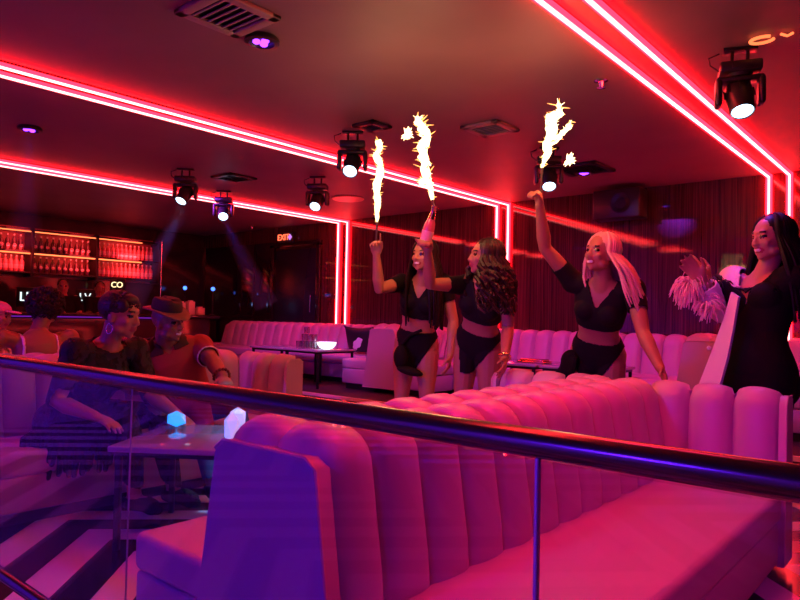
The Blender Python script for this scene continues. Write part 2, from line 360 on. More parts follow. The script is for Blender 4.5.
# ------------------------------------------------------------------ glass railing
RY, RZ = 0.9, 0.957
rl = thing('glass_railing', 'clear glass railing with a dark round handrail crossing the whole view', 'railing', (0, RY, 0))
XJ = [-4.4, at(131, 430, RY).x, at(537.5, 500, RY).x, 0.75]
b = B(); b.tube([(-4.6, 0, RZ), (0.95, 0, RZ)], 0.0225, 24); b.obj('handrail', railmetal, rl)
for k in range(3):
    xa, xb = XJ[k] + 0.006, XJ[k + 1] - 0.006
    b = B(); b.box(((xa + xb) / 2, 0, (0.2 + RZ - 0.015) / 2), (xb - xa, 0.012, RZ - 0.235)); b.obj('glass_panel', pane, rl, smooth=False)
for k in (0, 1, 2, 3):
    b = B(); b.box((XJ[k], 0, (RZ - 0.01) / 2), (0.0065 if k != 1 else 0.003, 0.012 if k != 1 else 0.005, RZ - 0.022), 0.002); b.obj('post', edgeglass, rl)
b = B(); b.tube([(-4.5, 0, 0.225), (0.85, 0, 0.225)], 0.02, 16); b.obj('bottom_rail', railmetal, rl)
# ------------------------------------------------------------------ tables
ttop = mat('gloss_table_top', (0.32, 0.31, 0.33), 0.09)
def cocktail_table(label, loc, rz=0.0, h=0.50, s=0.64):
    t = thing('cocktail_table', label, 'table', loc, rz, 'square cocktail tables')
    b = B(); b.box((0, 0, h - 0.014), (s, s, 0.028), 0.006); b.obj('tabletop', ttop, t)
    b = B(); b.box((0, 0, h - 0.04), (s - 0.05, s - 0.05, 0.022)); b.obj('apron', blackmetal, t, smooth=False)
    for sx in (-1, 1):
        for sy in (-1, 1):
            b = B(); b.box((sx * (s / 2 - 0.04), sy * (s / 2 - 0.04), (h - 0.05) / 2), (0.028, 0.028, h - 0.05), 0.003); b.obj('leg', blackmetal, t)
    return t
TL = [('square pale table before the lace-dressed woman, seen through the glass', (-3.03, 2.03, 0)), ('square pale table with a cluster of tumblers beyond the banquette with the couple', (-2.98, 2.98, 0)),
      ('square table with stacked tumblers on the platform, nearest the far sofa end', (-7.39, 6.2, PF)), ('square table with a white glowing bowl on the platform beside the bench divider', (-6.67, 6.2, PF)),
      ('square table with a copper tray behind the hand of the wavy-haired dancer', (-3.62, 6.3, PF)), ('square table with a shimmering glass cluster left of the blonde dancer hip', (-2.88, 6.3, PF))]
t0 = cocktail_table(*TL[0], s=0.70)
for lb, lc in TL[1:]: copy_thing(t0, lc, rz=0.0, label=lb)
t0.rotation_euler = (0, 0, 0.62)
# tumblers
gb = B(); gb.lathe([(0.030, 0.0), (0.036, 0.004), (0.040, 0.095), (0.0375, 0.095), (0.034, 0.014), (0.001, 0.014)], n=14)
g0 = None
def tumblers(spots, z, label, group, sc_=1.0):
    global g0
    for x, y, dz in spots:
        if g0 is None:
            g0 = gb.obj('tumbler', tumbler); o = g0
        else:
            o = g0.copy(); COL.objects.link(o)
        o.location = (x, y, z + dz); o.scale = (sc_,) * 3; tag(o, label, 'glass', group)
tumblers([(x, y+.3, 0) for x, y in ((-3.18, 2.73), (-3.09, 2.76), (-3.22, 2.62), (-3.12, 2.65), (-3.02, 2.68), (-3.16, 2.53), (-3.07, 2.56))], 0.501, 'clear tumbler in the cluster on the low table just above the handrail', 'tumblers on the low table')
tumblers([(-6.82 + 0.1 * i, 6.05 + 0.1 * j, 0) for i in range(-1, 3) for j in range(2)] + [(-6.87, 6.1, 0.096), (-6.77, 6.1, 0.096), (-6.67, 6.1, 0.096), (-6.82, 6.1, 0.192)], PF + 0.501, 'clear tumbler in the stack on the far table under the wall tubes', 'stacked tumblers on the far table', 1.0)
tumblers([(-2.98 + 0.1 * i, 6.18 + 0.1 * j, 0) for i in range(3) for j in range(2)] + [(-2.95, 6.22, 0.1), (-2.85, 6.22, 0.1), (-2.9, 6.22, 0.2)], PF + 0.501, 'clear tumbler in the shimmering stack left of the blonde dancer hip', 'stacked tumblers by the blonde dancer', 1.0)
# white glowing bowl, copper tray, pillow
b = B(); b.lathe([(0.06, 0), (0.12, 0.02), (0.17, 0.08), (0.18, 0.13), (0.165, 0.13), (0.11, 0.04), (0.001, 0.03)], n=24)
b.v = [(x * .72, y * .72, z * .72) for x, y, z in b.v]; bw = b.obj('glowing_bowl', mat('lit_bowl', (0.85, 0.9, 0.9), 0.3, emit=(0.8, 0.95, 1.0), estr=1.3)); bw.location = (-6.46, 6.13, PF + 0.501); tag(bw, 'round white glowing bowl on the far table below the pillow', 'bowl')
b = B(); b.box((0, 0, 0.012), (0.30, 0.2, 0.02), 0.006); b.box((0, 0, 0.032), (0.26, 0.16, 0.02), 0.006)
tr = b.obj('serving_tray', mat('copper_tray', (0.75, 0.36, 0.2), 0.25, 1.0)); tr.location = (-3.42, 6.2, PF + 0.501); tag(tr, 'small copper serving tray on the table behind the wavy-haired dancer', 'tray')
pm_ = bpy.data.materials.new('black_white_pillow'); pm_.use_nodes = True; nt = pm_.node_tree; pb = nt.nodes['Principled BSDF']
tcn = nt.nodes.new('ShaderNodeTexCoord'); vn = nt.nodes.new('ShaderNodeTexNoise'); vn.inputs['Scale'].default_value = 3.2; nt.links.new(tcn.outputs['Object'], vn.inputs['Vector'])
rpn = nt.nodes.new('ShaderNodeValToRGB'); rpn.color_ramp.interpolation = 'CONSTANT'; rpn.color_ramp.elements[0].color = (0.01, 0.01, 0.015, 1); rpn.color_ramp.elements[1].position = 0.60; rpn.color_ramp.elements[1].color = (0.8, 0.8, 0.85, 1)
nt.links.new(vn.outputs['Fac'], rpn.inputs[0]); nt.links.new(rpn.outputs[0], pb.inputs['Base Color'])
b = B(); N = 14; W2, H2 = 0.30, 0.21
for sgn in (1, -1):
    vs = []; fs = []
    for i in range(N + 1):
        for j in range(N + 1):
            u, v = -1 + 2 * i / N, -1 + 2 * j / N; pin = 1 - 0.12 * (1 - abs(v) ** 2) * abs(u) ** 4; pin2 = 1 - 0.14 * (1 - abs(u) ** 2) * abs(v) ** 4
            vs.append((u * W2 * pin, sgn * 0.085 * ((1 - u * u) * (1 - v * v)) ** 0.45, v * H2 * pin2))
    for i in range(N):
        for j in range(N): fs.append((i * (N + 1) + j, (i + 1) * (N + 1) + j, (i + 1) * (N + 1) + j + 1, i * (N + 1) + j + 1))
    b.add(vs, fs)
pw = b.obj('pillow', pm_); pw.location = (-6.72, 7.06, PF + 0.60); pw.rotation_euler = (0.28, 0, 0); tag(pw, 'black and white patterned pillow propped on the far sofa', 'pillow')
# LED ice bucket and lit napkins on the near table
icem = mat('led_ice', (0.8, 0.8, 0.95), 0.2, emit=(0.4, 0.5, 1.0), estr=0.8)
def facet_lump(name, loc, r, label, cat, m):
    b = bmesh.new(); bmesh.ops.create_icosphere(b, subdivisions=1, radius=1)
    for v in b.verts: v.co = Vector((v.co.x * r[0], v.co.y * r[1], v.co.z * r[2])) * random.uniform(0.85, 1.15)
    lo = min(v.co.z for v in b.verts)
    for v in b.verts: v.co.z -= lo
    q = B(); q.bm(b); o = q.obj(name, m, smooth=False); o.location = loc; tag(o, label, cat); return o
p = atz(238, 412, 0.60); facet_lump('light_cube', (p.x, p.y, 0.501), (0.05, 0.05, 0.07), 'pale glowing faceted light on the table left of the near banquette end', 'lamp', icem)
facet_lump('light_cube', (-2.70, 1.95, 0.501), (0.045, 0.045, 0.09), 'taller glowing faceted light nearest the near banquette end panel', 'lamp', icem)
p = atz(171, 408, 0.60); facet_lump('light_cube', (p.x + .06, p.y, 0.501), (0.06, 0.06, 0.05), 'cyan glowing faceted light on the table beside the lace-dressed woman', 'lamp', mat('led_ice_cyan', (0.1, 0.6, 0.9), 0.2, emit=(0.02, 0.35, 1.0), estr=1.5))
# ------------------------------------------------------------------ ceiling fittings
def moving_head():
    t = thing('moving_head_light', '', 'stage light', (0, 0, 0), 0, 'moving head stage lights')
    b = B(); b.box((0, 0, -0.01), (0.22, 0.10, 0.02), 0.004); b.tube([(-0.05, 0, -0.02), (-0.05, 0, -0.11)], 0.012, 8); b.tube([(0.05, 0, -0.02), (0.05, 0, -0.11)], 0.012, 8); b.obj('ceiling_clamp', blackmetal, t)
    b = B(); b.box((0, 0, -0.145), (0.27, 0.19, 0.075), 0.015); b.box((0, -0.098, -0.145), (0.12, 0.01, 0.04), 0.002); b.lathe([(0.07, -0.205), (0.085, -0.185)], n=20); b.obj('base_box', blackplastic, t)
    b = B(); b.tube([(-0.13, 0, -0.15), (-0.19, 0, -0.10), (-0.20, 0.02, -0.04), (-0.13, 0.03, -0.01)], 0.006, 6); b.obj('cable', blackplastic, t)
    yk = B(); yk.box((0, 0, -0.222), (0.30, 0.12, 0.035), 0.012)
    for s in (-1, 1): yk.box((s * 0.137, 0, -0.31), (0.045, 0.13, 0.20), 0.02)
    yk.obj('yoke', blackplastic, t)
    h = B(); h.lathe([(0.03, 0.11), (0.072, 0.10), (0.088, 0.07), (0.092, -0.02), (0.085, -0.06), (0.084, -0.13), (0.076, -0.145), (0.07, -0.135)], n=24)
    for k in range(8): h.box((0.09 * math.cos(k * PI / 4), 0.09 * math.sin(k * PI / 4), 0.03), (0.02, 0.006, 0.07), 0, rot=Matrix.Rotation(k * PI / 4, 3, 'Z'))
    hd = h.obj('lamp_head', blackplastic, t); hd.location = (0, 0, -0.34)
    l = B(); l.lathe([(0.001, -0.128), (0.069, -0.128), (0.069, -0.136), (0.05, -0.144), (0.001, -0.148)], n=20); l.obj('lens', glow, hd)
    return t
HEADS = [((740, 49), 0.35, (-0.45, -0.1), 'large black moving head light hanging near the wide bright tube pair'),
         ((353, 132), 0.7, (-0.75, 0.15), 'black moving head light left of the first sparkler'),
         ((318, 177), 0.6, (-0.8, 0.1), 'black moving head light below and left of the one by the first sparkler'),
         ((186, 169), 0.8, (-0.55, 0.35), 'black moving head light throwing a pale blue beam down to the left'),
         ((224, 191), 0.8, (-0.9, -0.2), 'black moving head light with a deep blue lens by the dark ceiling grille'),
         ((549, 148), 0.6, (-0.6, 0.0), 'black moving head light behind the third sparkler over the raised hand')]
mh = moving_head()
for i, (p, rz, tl, lb) in enumerate(HEADS):
    loc = atz(*p, ZC); o = mh if i == 0 else copy_thing(mh, loc)
    o.location = loc; o['label'] = lb; o.rotation_euler = (0, 0, rz); o.scale = (0.82,) * 3
    for c in o.children:
        if c.name.startswith('lamp_head'): c.rotation_euler = (tl[0], tl[1], 0)
    q = loc + Vector((0, 0, -0.50)); lamp('head_beam', 'SPOT', q, Vector((-6.9, 6.3, 0.5)) if i in (1, 2) else q + Vector((-tl[1] * 2, tl[0] * 0.6, -1)), 70 if i in (1, 2) else 20, (0.30, 0.14, 1.0) if i in (1, 2) else (0.2, 0.05, 1.0), 0.06, 45)
b = B(); rr = [Vector((0.06 * math.cos(a) * 1.3, 0.06 * math.sin(a), 0)) for a in np.linspace(0.4, 5.6, 16)]; b.tube(rr, 0.012, 8); b.tube([(0.13, -0.03, 0), (0.16, 0.03, 0), (0.2, 0.0, 0)], 0.010, 8)
o = b.obj('red_reflection_loop', emat('orange_reflection', (1.0, 0.16, 0.05), 2.2)); o.location = atz(762, 40, ZC - 0.02); o.scale = (0.75,) * 3; tag(o, 'small orange loop on the ceiling, a painted reflection beside the large moving head', 'painted reflection')  # red reflection built as a glowing loop
def uv_can(px, py, label):
    t = thing('ceiling_uv_light', label, 'ceiling light', atz(px, py, ZC), 0, 'violet ceiling lights')
    b = B(); b.lathe([(0.09, 0.0), (0.10, -0.012), (0.10, -0.03), (0.075, -0.035), (0.06, -0.012), (0.001, -0.012)], n=24); b.obj('trim_ring', blackplastic, t)
    b = B(); 
    for k in range(3): b.ell((0.03 * math.cos(k * 2.09), 0.03 * math.sin(k * 2.09), -0.026), (0.024, 0.024, 0.014), n=10, m=6)
    b.obj('led_cluster', uvglow, t)
uv_can(262, 38, 'violet ceiling light beside the large louvred vent'); uv_can(30, 127, 'violet ceiling light between the left tube pairs'); uv_can(584, 171, 'violet ceiling light behind the third sparkler')
ventm = mat('vent_grey', (0.32, 0.20, 0.20), 0.5)
def vent(px, py, s, label, m, n=6, dark=blackplastic):
    t = thing('ceiling_vent', label, 'vent', atz(px, py, ZC), 0, 'ceiling vents')
    b = B()
    for q in (-1, 1): b.box((q * (s / 2 - 0.03), 0, -0.012), (0.06, s, 0.024), 0.006); b.box((0, q * (s / 2 - 0.03), -0.012), (s, 0.06, 0.024), 0.006)
    b.obj('frame', m, t)
    b = B(); b.box((0, 0, -0.003), (s - 0.1, s - 0.1, 0.006)); b.obj('backing', dark, t, smooth=False)
    b = B()
    for k in range(n): b.box((0, (k - (n - 1) / 2) * (s - 0.12) / n, -0.016), (s - 0.12, (s - 0.12) / n * 0.45, 0.006), 0, rot=Matrix.Rotation(0.4, 3, 'X'))
    b.obj('slats', m, t, smooth=False)
vent(228, 13, 0.40, 'large louvred ceiling vent at the top beside the violet light', ventm); vent(490, 127.5, 0.36, 'louvred ceiling vent right of the tall middle sparkler', ventm)
vent(234, 177, 0.38, 'small dark ceiling grille above the moving head with the deep blue lens', blackplastic, 5); vent(372, 125, 0.24, 'small dark ceiling grille behind the moving head by the first sparkler', blackplastic, 4); vent(583, 168, 0.5, 'wide dark ceiling grille round the violet light by the third sparkler', blackplastic, 5)
t = thing('ceiling_speaker', 'round flush ceiling speaker tinted as if lit orange-red, above the left wall tubes', 'speaker', atz(348, 198, ZC))
b = B(); b.lathe([(0.20, 0), (0.22, -0.01), (0.21, -0.022), (0.17, -0.02), (0.001, -0.028)], n=28); b.obj('grille', mat('orange_lit_grille', (1.0, 0.55, 0.35), 0.4), t)  # orange light put into the grille colour
for px, py, lb in [(601, 80, 'small sprinkler head on the ceiling left of the wide tube pair'), (252, 226, 'small sprinkler head on the ceiling near the exit sign')]:
    t = thing('sprinkler', lb, 'sprinkler', atz(px, py, ZC), 0, 'ceiling sprinklers')
    b = B(); b.lathe([(0.045, 0), (0.045, -0.008), (0.02, -0.014), (0.012, -0.05), (0.03, -0.055), (0.001, -0.06)], n=14); b.obj('rosette', chrome, t)
hz = bpy.data.materials.new('club_haze'); hz.use_nodes = True; nt = hz.node_tree; nt.nodes.clear()
vo = nt.nodes.new('ShaderNodeOutputMaterial'); vsn = nt.nodes.new('ShaderNodeVolumeScatter'); vsn.inputs['Density'].default_value = 0.22; nt.links.new(vsn.outputs[0], vo.inputs['Volume'])
for pa, d_, Lh, col, pw, lb in [((30, 130), (0.02, -0.02, -1), 1.0, (0.16, 0.06, 1.0), 30, 'faint violet haze beam under the ceiling light between the left tube pairs'),
                          ((184, 207), (-0.55, -0.25, -1), 1.3, (0.2, 0.22, 1.0), 45, 'faint blue haze beam falling left from the moving head over the bottle shelf'),
                          ((223, 217), (0.45, 0.3, -1), 1.2, (0.1, 0.05, 1.0), 45, 'faint deep blue haze beam falling right from the moving head near the exit sign')]:
    s0 = atz(pa[0], pa[1], 2.30 if pa[0] > 100 else 2.66); dv = Vector(d_).normalized(); b = B(); b.tube([s0 + dv * 0.03, s0 + dv * Lh], [0.07, 0.15], 20)
    o = b.obj('light_haze', hz, smooth=True); tag(o, lb, 'haze', 'light beams in the haze'); o['kind'] = 'stuff'
    lamp('beam_spot', 'SPOT', s0 + dv * 0.02, s0 + dv, pw, col, 0.03, 16, 0.5)
# wall box by the right feature wall
b = B(); b.box((0, 0, 0), (0.56, 0.26, 0.34), 0.015); t = thing('box_loudspeaker', 'black box loudspeaker hung high on the reeded wall behind the blonde dancer', 'speaker', at(620, 205, 7.6) )
b.obj('cabinet', blackplastic, t); b = B(); b.lathe([(0.11, 0), (0.12, 0.012), (0.09, 0.012), (0.02, -0.02)], R=Matrix.Rotation(PI / 2, 3, 'X'), c=(0.06, -0.135, 0)); b.obj('driver', blackmetal, t)
b = B(); b.box((0, 0.18, 0), (0.12, 0.14, 0.12)); b.obj('bracket', blackmetal, t, smooth=False)
# exit sign
p = at(285, 237.5, 7.78); t = thing('exit_sign', 'small red-lit EXIT sign high on the dark wall', 'sign', p)
b = B(); b.box((0, 0.03, 0), (0.38, 0.05, 0.18), 0.008); b.obj('sign_box', blackplastic, t)
def letters(name, s, size, m, parent, loc, rot=(PI / 2, 0, 0), ext=0.006):
    c = bpy.data.curves.new(name, 'FONT'); c.body = s; c.size = size; c.extrude = ext; c.align_x = 'CENTER'; c.align_y = 'CENTER'
    o = bpy.data.objects.new(name, c); COL.objects.link(o); o.location = loc; o.rotation_euler = rot; c.materials.append(m)
    me = bpy.data.meshes.new_from_object(o.evaluated_get(bpy.context.evaluated_depsgraph_get())); bpy.data.objects.remove(o)
    o = bpy.data.objects.new(name, me); COL.objects.link(o); o.location = loc; o.rotation_euler = rot; o.parent = parent; return o
letters('lettering', 'EXIT', 0.155, emat('exit_red', (1.0, 0.12, 0.05), 2.5), t, (-0.045, -0.002, 0))
b = B(); b.box((0.138, -0.004, 0), (0.08, 0.008, 0.08), rot=Matrix.Rotation(PI / 4, 3, 'Y')); b.obj('arrow_diamond', emat('exit_violet', (0.6, 0.2, 0.8), 1.2), t, smooth=False)
# ------------------------------------------------------------------ bar
shelfm = mat('dark_shelf', (0.03, 0.014, 0.016), 0.3)
t = thing('bottle_shelf', 'long two-tier lit bottle shelf on the left wall', 'shelf', (X0, 3.3, 0))
b = B(); b.box((0.01, 1.7, 2.10), (0.02, 3.42, 0.82)); b.obj('back_panel', mat('shelf_back', (0.45, 0.12, 0.12), 0.4), t, smooth=False)
LV = (1.76, 2.10)
for z in LV + (2.46,):
    b = B(); b.box((0.16, 1.7, z - 0.016), (0.30, 3.42, 0.03), 0.004); b.obj('shelf_board', shelfm, t)
for z in (2.06, 2.425):
    b = B(); b.box((0.27, 1.55, z), (0.03, 3.0, 0.022), 0.004); b.obj('light_bar', shelfglow, t)
for y in (0.02, 1.13, 2.20, 3.39):
    b = B(); b.box((0.17, y, 2.08), (0.31, 0.045, 0.80), 0.004); b.obj('upright', shelfm, t)
b = B(); b.tube([(0.31, 3.43, 1.1), (0.31, 3.43, 2.5)], 0.014, 8); b.obj('steel_post', chrome, t)
bodyA = mat('red_lit_bottle_glass', (0.75, 0.22, 0.24), 0.12, spec=0.8); bodyB = mat('dark_bottle_glass', (0.10, 0.02, 0.025), 0.08, spec=0.8); capm = mat('pale_cap', (0.75, 0.62, 0.6), 0.4); labm = mat('pale_label', (0.85, 0.55, 0.55), 0.5)
def bottle_mesh(name, kind):
    b = B(); b.lathe([(0.001, 0), (0.034, 0.002), (0.037, 0.02), (0.037, 0.15), (0.03, 0.185), (0.014, 0.205), (0.0125, 0.25), (0.0125, 0.262)], n=12)
    b.cur = 1; b.lathe([(0.0145, 0.245), (0.0145, 0.275), (0.001, 0.276)], n=10)
    b.cur = 2
    if kind == 'A': b.loft([[Vector((0.0378 * math.cos(a), 0.0378 * math.sin(a), z)) for a in np.linspace(0, 2 * PI, 12, endpoint=False)] for z in (0.045, 0.12)], closed=False)
    else: b.ell((0.036, 0, 0.085), (0.008, 0.03, 0.03), n=12, m=6)
    return b.obj(name, [bodyA if kind == 'A' else bodyB, capm, labm])
protoA, protoB = bottle_mesh('liquor_bottle', 'A'), bottle_mesh('liquor_bottle', 'B')
used = set(); nA = 0
for li, z in enumerate(LV):
    for bay, (ya, yb) in enumerate([(3.40, 4.37), (4.50, 5.44), (5.58, 6.60)]):
        kind = 'A' if (bay == 2 or (li == 0 and bay == 0)) else 'B'
        step = 0.083 if kind == 'A' else 0.098
        y = ya
        while y < yb:
            pr_ = protoA if kind == 'A' else protoB
            if kind in used: o = pr_.copy(); COL.objects.link(o)
            else: o = pr_; used.add(kind)
            o.location = (X0 + 0.2, y, z + 0.001); o.scale = (1, 1, 0.96)
            rowname = ('lower', 'upper')[li]; bayname = ('left', 'middle', 'right')[bay]
            tag(o, '%s bottle on the %s row, %s bay of the lit bottle shelf' % ('pink-labelled' if kind == 'A' else 'dark round-labelled', rowname, bayname), 'bottle', 'bottles on the %s row, %s bay' % (rowname, bayname))
            y += step
for ypos, zz, en in ((4.2, 2.35, 5), (5.2, 2.35, 5), (6.1, 2.35, 7), (4.2, 2.0, 6), (5.2, 2.0, 6), (6.1, 2.0, 8)):
    l = lamp('shelf_wash', 'AREA', (X0 + 0.36, ypos, zz + 0.05), (X0 + 0.1, ypos, zz - 0.2), en * 0.55, (1.0, 0.05, 0.06), 0.35)
t = thing('back_counter', 'dark counter along the left wall below the bottle shelf', 'counter', (X0, 3.3, 0))
b = B(); b.box((0.3, 2.1, 0.5), (0.58, 4.8, 1.0), 0.01); b.obj('carcass', shelfm, t); b = B(); b.box((0.33, 2.1, 1.02), (0.64, 4.85, 0.04), 0.008); b.obj('worktop', mat('black_stone', (0.02, 0.02, 0.025), 0.1), t)
t = thing('bar_counter', 'dark bar counter behind the seated couple', 'counter', (-9.9, 3.0, 0))
b = B(); b.box((0, 1.6, 0.53), (0.55, 3.7, 1.06), 0.01); b.obj('front', darkwall, t); b = B(); b.box((0.02, 1.6, 1.085), (0.68, 4.0, 0.05), 0.012); b.obj('worktop', MATS['black_stone'], t)
b = B(); b.box((0.33, 1.5, 1.05), (0.02, 3.0, 0.014)); b.obj('light_bar', emat('violet_bar_light', (0.40, 0.03, 0.9), 0.45), t, smooth=False)
def bar_lamp(px, py, X, col, s, r, label):
    d = ray(px, py); p = C0 + d * (X / d.x); t = thing('bar_lamp', label, 'lamp', (p.x, p.y, 1.04 if X < -11 else 1.11), 0, 'small lamps of the bar')
    b = B(); zb = 0; zt = p.z - t.location.z
    b.lathe([(0.05, 0), (0.05, 0.012), (0.012, 0.02), (0.010, max(0.04, zt - r)), (0.03, max(0.05, zt - r + 0.01))], n=12); b.obj('stand', blackmetal, t)
    b = B(); b.ell((0, 0, zt), (r * .75,) * 3, n=12, m=8); b.obj('bulb', emat('bulb_' + str(px), col, s), t)
bar_lamp(124, 299, -11.5, (0.25, 0.4, 1.0), 9, 0.07, 'bright blue-white lamp on the back counter right of the gold letters')
bar_lamp(185, 288, -11.6, (0.05, 0.16, 1.0), 4, 0.05, 'blue lamp on the back counter above the white boxes')
bar_lamp(213, 289, -9.7, (0.05, 0.14, 1.0), 4, 0.045, 'blue lamp at the right end of the bar counter')
bar_lamp(176, 301, -9.75, (0.1, 0.45, 1.0), 2.5, 0.035, 'small blue lamp beside the white boxes on the bar')
for i, (px, py, w_, h_, lb) in enumerate([(181, 310, 0.11, 0.2, 'white tall box on the bar beside the man in the hat'), (190, 309, 0.12, 0.22, 'white box with open top on the bar right of the tall one'), (199, 313, 0.14, 0.12, 'low white box rightmost on the bar counter')]):
    d = ray(px, py); p = C0 + d * (-9.9 / d.x); b = B(); b.box((0, 0, h_ / 2), (w_, w_, h_), 0.008); b.box((0.01, 0, h_ + 0.01), (w_ * 0.6, w_ * 0.5, 0.02), 0.004)
    o = b.obj('napkin_box', mat('box_card%d' % i, (0.6, 0.55, 0.42), 0.6)); o.location = (p.x, p.y, 1.111); tag(o, lb, 'box', 'boxes on the bar')
def lit_sign(px, py, X, s, size, col, strength, label):
    d = ray(px, py); p = C0 + d * (X / d.x); t = thing('lit_sign', label, 'sign', p, 0, 'lit signs behind the bar')
    yaw = math.atan2(-p.x, p.y) 
    t.rotation_euler = (0, 0, math.atan2(CR.y, CR.x))
    b = B(); b.box((0, 0.03, 0), (size * 1.9, 0.04, size * 1.5), 0.01); b.obj('sign_box', blackplastic, t)
    b = B(); b.box((0, 0.03, -(p.z - 1.06) / 2 - size * .3), (0.03, 0.03, (p.z - 1.06) - size * .6)); b.obj('stand', blackmetal, t, smooth=False)
    letters('lettering', s, size, emat('sign_' + str(px), col, strength), t, (0, -0.002, 0))
lit_sign(28, 297, -11.55, 'LIV', 0.21, (0.75, 0.9, 0.9), 1.6, 'white lit sign reading LIV above the afro-haired woman')
lit_sign(85, 297.5, -11.55, 'LV', 0.19, (0.75, 0.9, 0.9), 1.3, 'small white lit sign reading LV left of the lace-dressed woman')
lit_sign(117, 285, -11.45, 'CO', 0.14, (1.0, 0.75, 0.35), 2.2, 'small gold lit sign below the bottle shelf')
# ------------------------------------------------------------------ people
FEM = [(-.115, .055, .05, -.01), (-.07, .135, .098, -.016), (-.02, .172, .118, -.018), (.04, .172, .116, -.014), (.09, .155, .104, -.006), (.15, .130, .088, .002), (.20, .118, .082, .006), (.26, .126, .088, .008), (.33, .140, .098, .006),
       (.40, .148, .098, .0), (.46, .152, .086, -.008), (.505, .136, .068, -.012), (.535, .09, .056, -.014), (.57, .055, .05, -.012)]
MAL = [(-.115, .06, .055, -.01), (-.07, .14, .10, -.012), (-.02, .168, .118, -.012), (.04, .168, .118, -.004), (.09, .162, .116, .004), (.15, .158, .115, .010), (.20, .158, .114, .010), (.26, .164, .115, .008), (.33, .172, .118, .004),
       (.40, .18, .115, -.002), (.46, .182, .098, -.010), (.505, .165, .078, -.012), (.54, .10, .062, -.014), (.58, .062, .056, -.012)]
def frame(fwd, up):
    up = Vector(up).normalized(); f = Vector(fwd); f = (f - up * f.dot(up)).normalized(); r = f.cross(up); return Matrix((r, f, up)).transposed()   # columns right, forward, up
def curve_pts(P, R, n=4):
    """smooth a chain of joints"""
    P = [Vector(p) for p in P]; out = []; rr = []
    for i in range(len(P) - 1):
        p0, p1, p2, p3 = P[max(i - 1, 0)], P[i], P[i + 1], P[min(i + 2, len(P) - 1)]
        for k in range(n):
            t = k / n; out.append(0.5 * ((2 * p1) + (p2 - p0) * t + (2 * p0 - 5 * p1 + 4 * p2 - p3) * t * t + (3 * p1 - p0 - 3 * p2 + p3) * t ** 3) if False else p1.lerp(p2, t)); rr.append(R[i] + (R[i + 1] - R[i]) * t)
    out.append(P[-1]); rr.append(R[-1]); return out, rr
def add_hand(b, W, d, n, lat, sc_, curl=0.35, spread=0.06, thumb=0.7):
    """palm, four unequal fingers in three bones, thumb off the side of the palm; d along the hand, n out of the palm, lat to the thumb"""
    d = d.normalized(); n = (n - d * n.dot(d)).normalized(); lat = (lat - d * lat.dot(d) - n * lat.dot(n)).normalized()
    R = Matrix((lat, n, d)).transposed()
    b.ell(W + d * 0.045 * sc_, (0.040 * sc_, 0.017 * sc_, 0.058 * sc_), R, 12, 8); b.ell(W + d * 0.075 * sc_, (0.041 * sc_, 0.014 * sc_, 0.022 * sc_), R, 12, 8)
    b.ell(W + d * 0.032 * sc_ + lat * 0.024 * sc_ + n * 0.008 * sc_, (0.016 * sc_, 0.015 * sc_, 0.03 * sc_), R, 10, 6)
    for k, (o, L) in enumerate(((0.032, 0.076), (0.0105, 0.086), (-0.0115, 0.080), (-0.032, 0.062))):
        p = W + d * (0.078 - 0.004 * (k == 3)) * sc_ + lat * o * sc_; dd = (d + lat * o * spread / 0.03).normalized(); pts = [p - dd * 0.012]
        c = curl[k] if hasattr(curl, '__len__') else curl
        a = 0
        for seg, fr_ in enumerate((0.45, 0.32, 0.23)):
            a += c * (0.7, 1.0, 0.8)[seg]; q = dd * math.cos(a) + n * math.sin(a); pts.append(pts[-1] + q * (L * fr_ * sc_ + (0.012 if seg == 0 else 0)))
        b.tube(pts, [0.0088 * sc_, 0.0085 * sc_, 0.0078 * sc_, 0.0066 * sc_], 8, round_ends=True)
    p = W + d * 0.028 * sc_ + lat * 0.028 * sc_; t1 = (d * 0.65 + lat * thumb + n * 0.35).normalized(); t2 = (d * 0.85 + lat * 0.25 * thumb + n * 0.45).normalized()
    b.tube([p, p + t1 * 0.036 * sc_, p + t1 * 0.036 * sc_ + t2 * 0.03 * sc_, p + t1 * 0.036 * sc_ + t2 * 0.054 * sc_], [0.0125 * sc_, 0.011 * sc_, 0.0095 * sc_, 0.0075 * sc_], 8, round_ends=True)
def remesh(b, voxel, it=3):
    me = bpy.data.meshes.new('tmp'); me.from_pydata([tuple(v) for v in b.v], [], b.f); me.update()
    bb = bmesh.new(); bb.from_mesh(me); bmesh.ops.recalc_face_normals(bb, faces=bb.faces[:]); bb.to_mesh(me); bb.free()
    o = bpy.data.objects.new('tmp', me); COL.objects.link(o)
    m = o.modifiers.new('r', 'REMESH'); m.mode = 'VOXEL'; m.voxel_size = voxel
    s = o.modifiers.new('s', 'SMOOTH'); s.factor = 0.5; s.iterations = it
    dg = bpy.context.evaluated_depsgraph_get(); ev = o.evaluated_get(dg); m2 = bpy.data.meshes.new_from_object(ev)
    V = np.empty(len(m2.vertices) * 3, np.float32); m2.vertices.foreach_get('co', V); V = V.reshape(-1, 3)
    N = np.empty(len(m2.vertices) * 3, np.float32); m2.vertex_normals.foreach_get('vector', N); N = N.reshape(-1, 3)
    F = [tuple(p.vertices) for p in m2.polygons]
    bpy.data.objects.remove(o); bpy.data.meshes.remove(me); bpy.data.meshes.remove(m2)
    return V, N, F
def seg_t(V, a, b):
    a = np.array(a); b = np.array(b); d = b - a; L2 = (d * d).sum(); t = np.clip(((V - a) @ d) / L2, -0.3, 1.3); tc_ = np.clip(t, 0, 1)
    return t, np.linalg.norm(V - (a + tc_[:, None] * d), axis=1)
class Person: pass
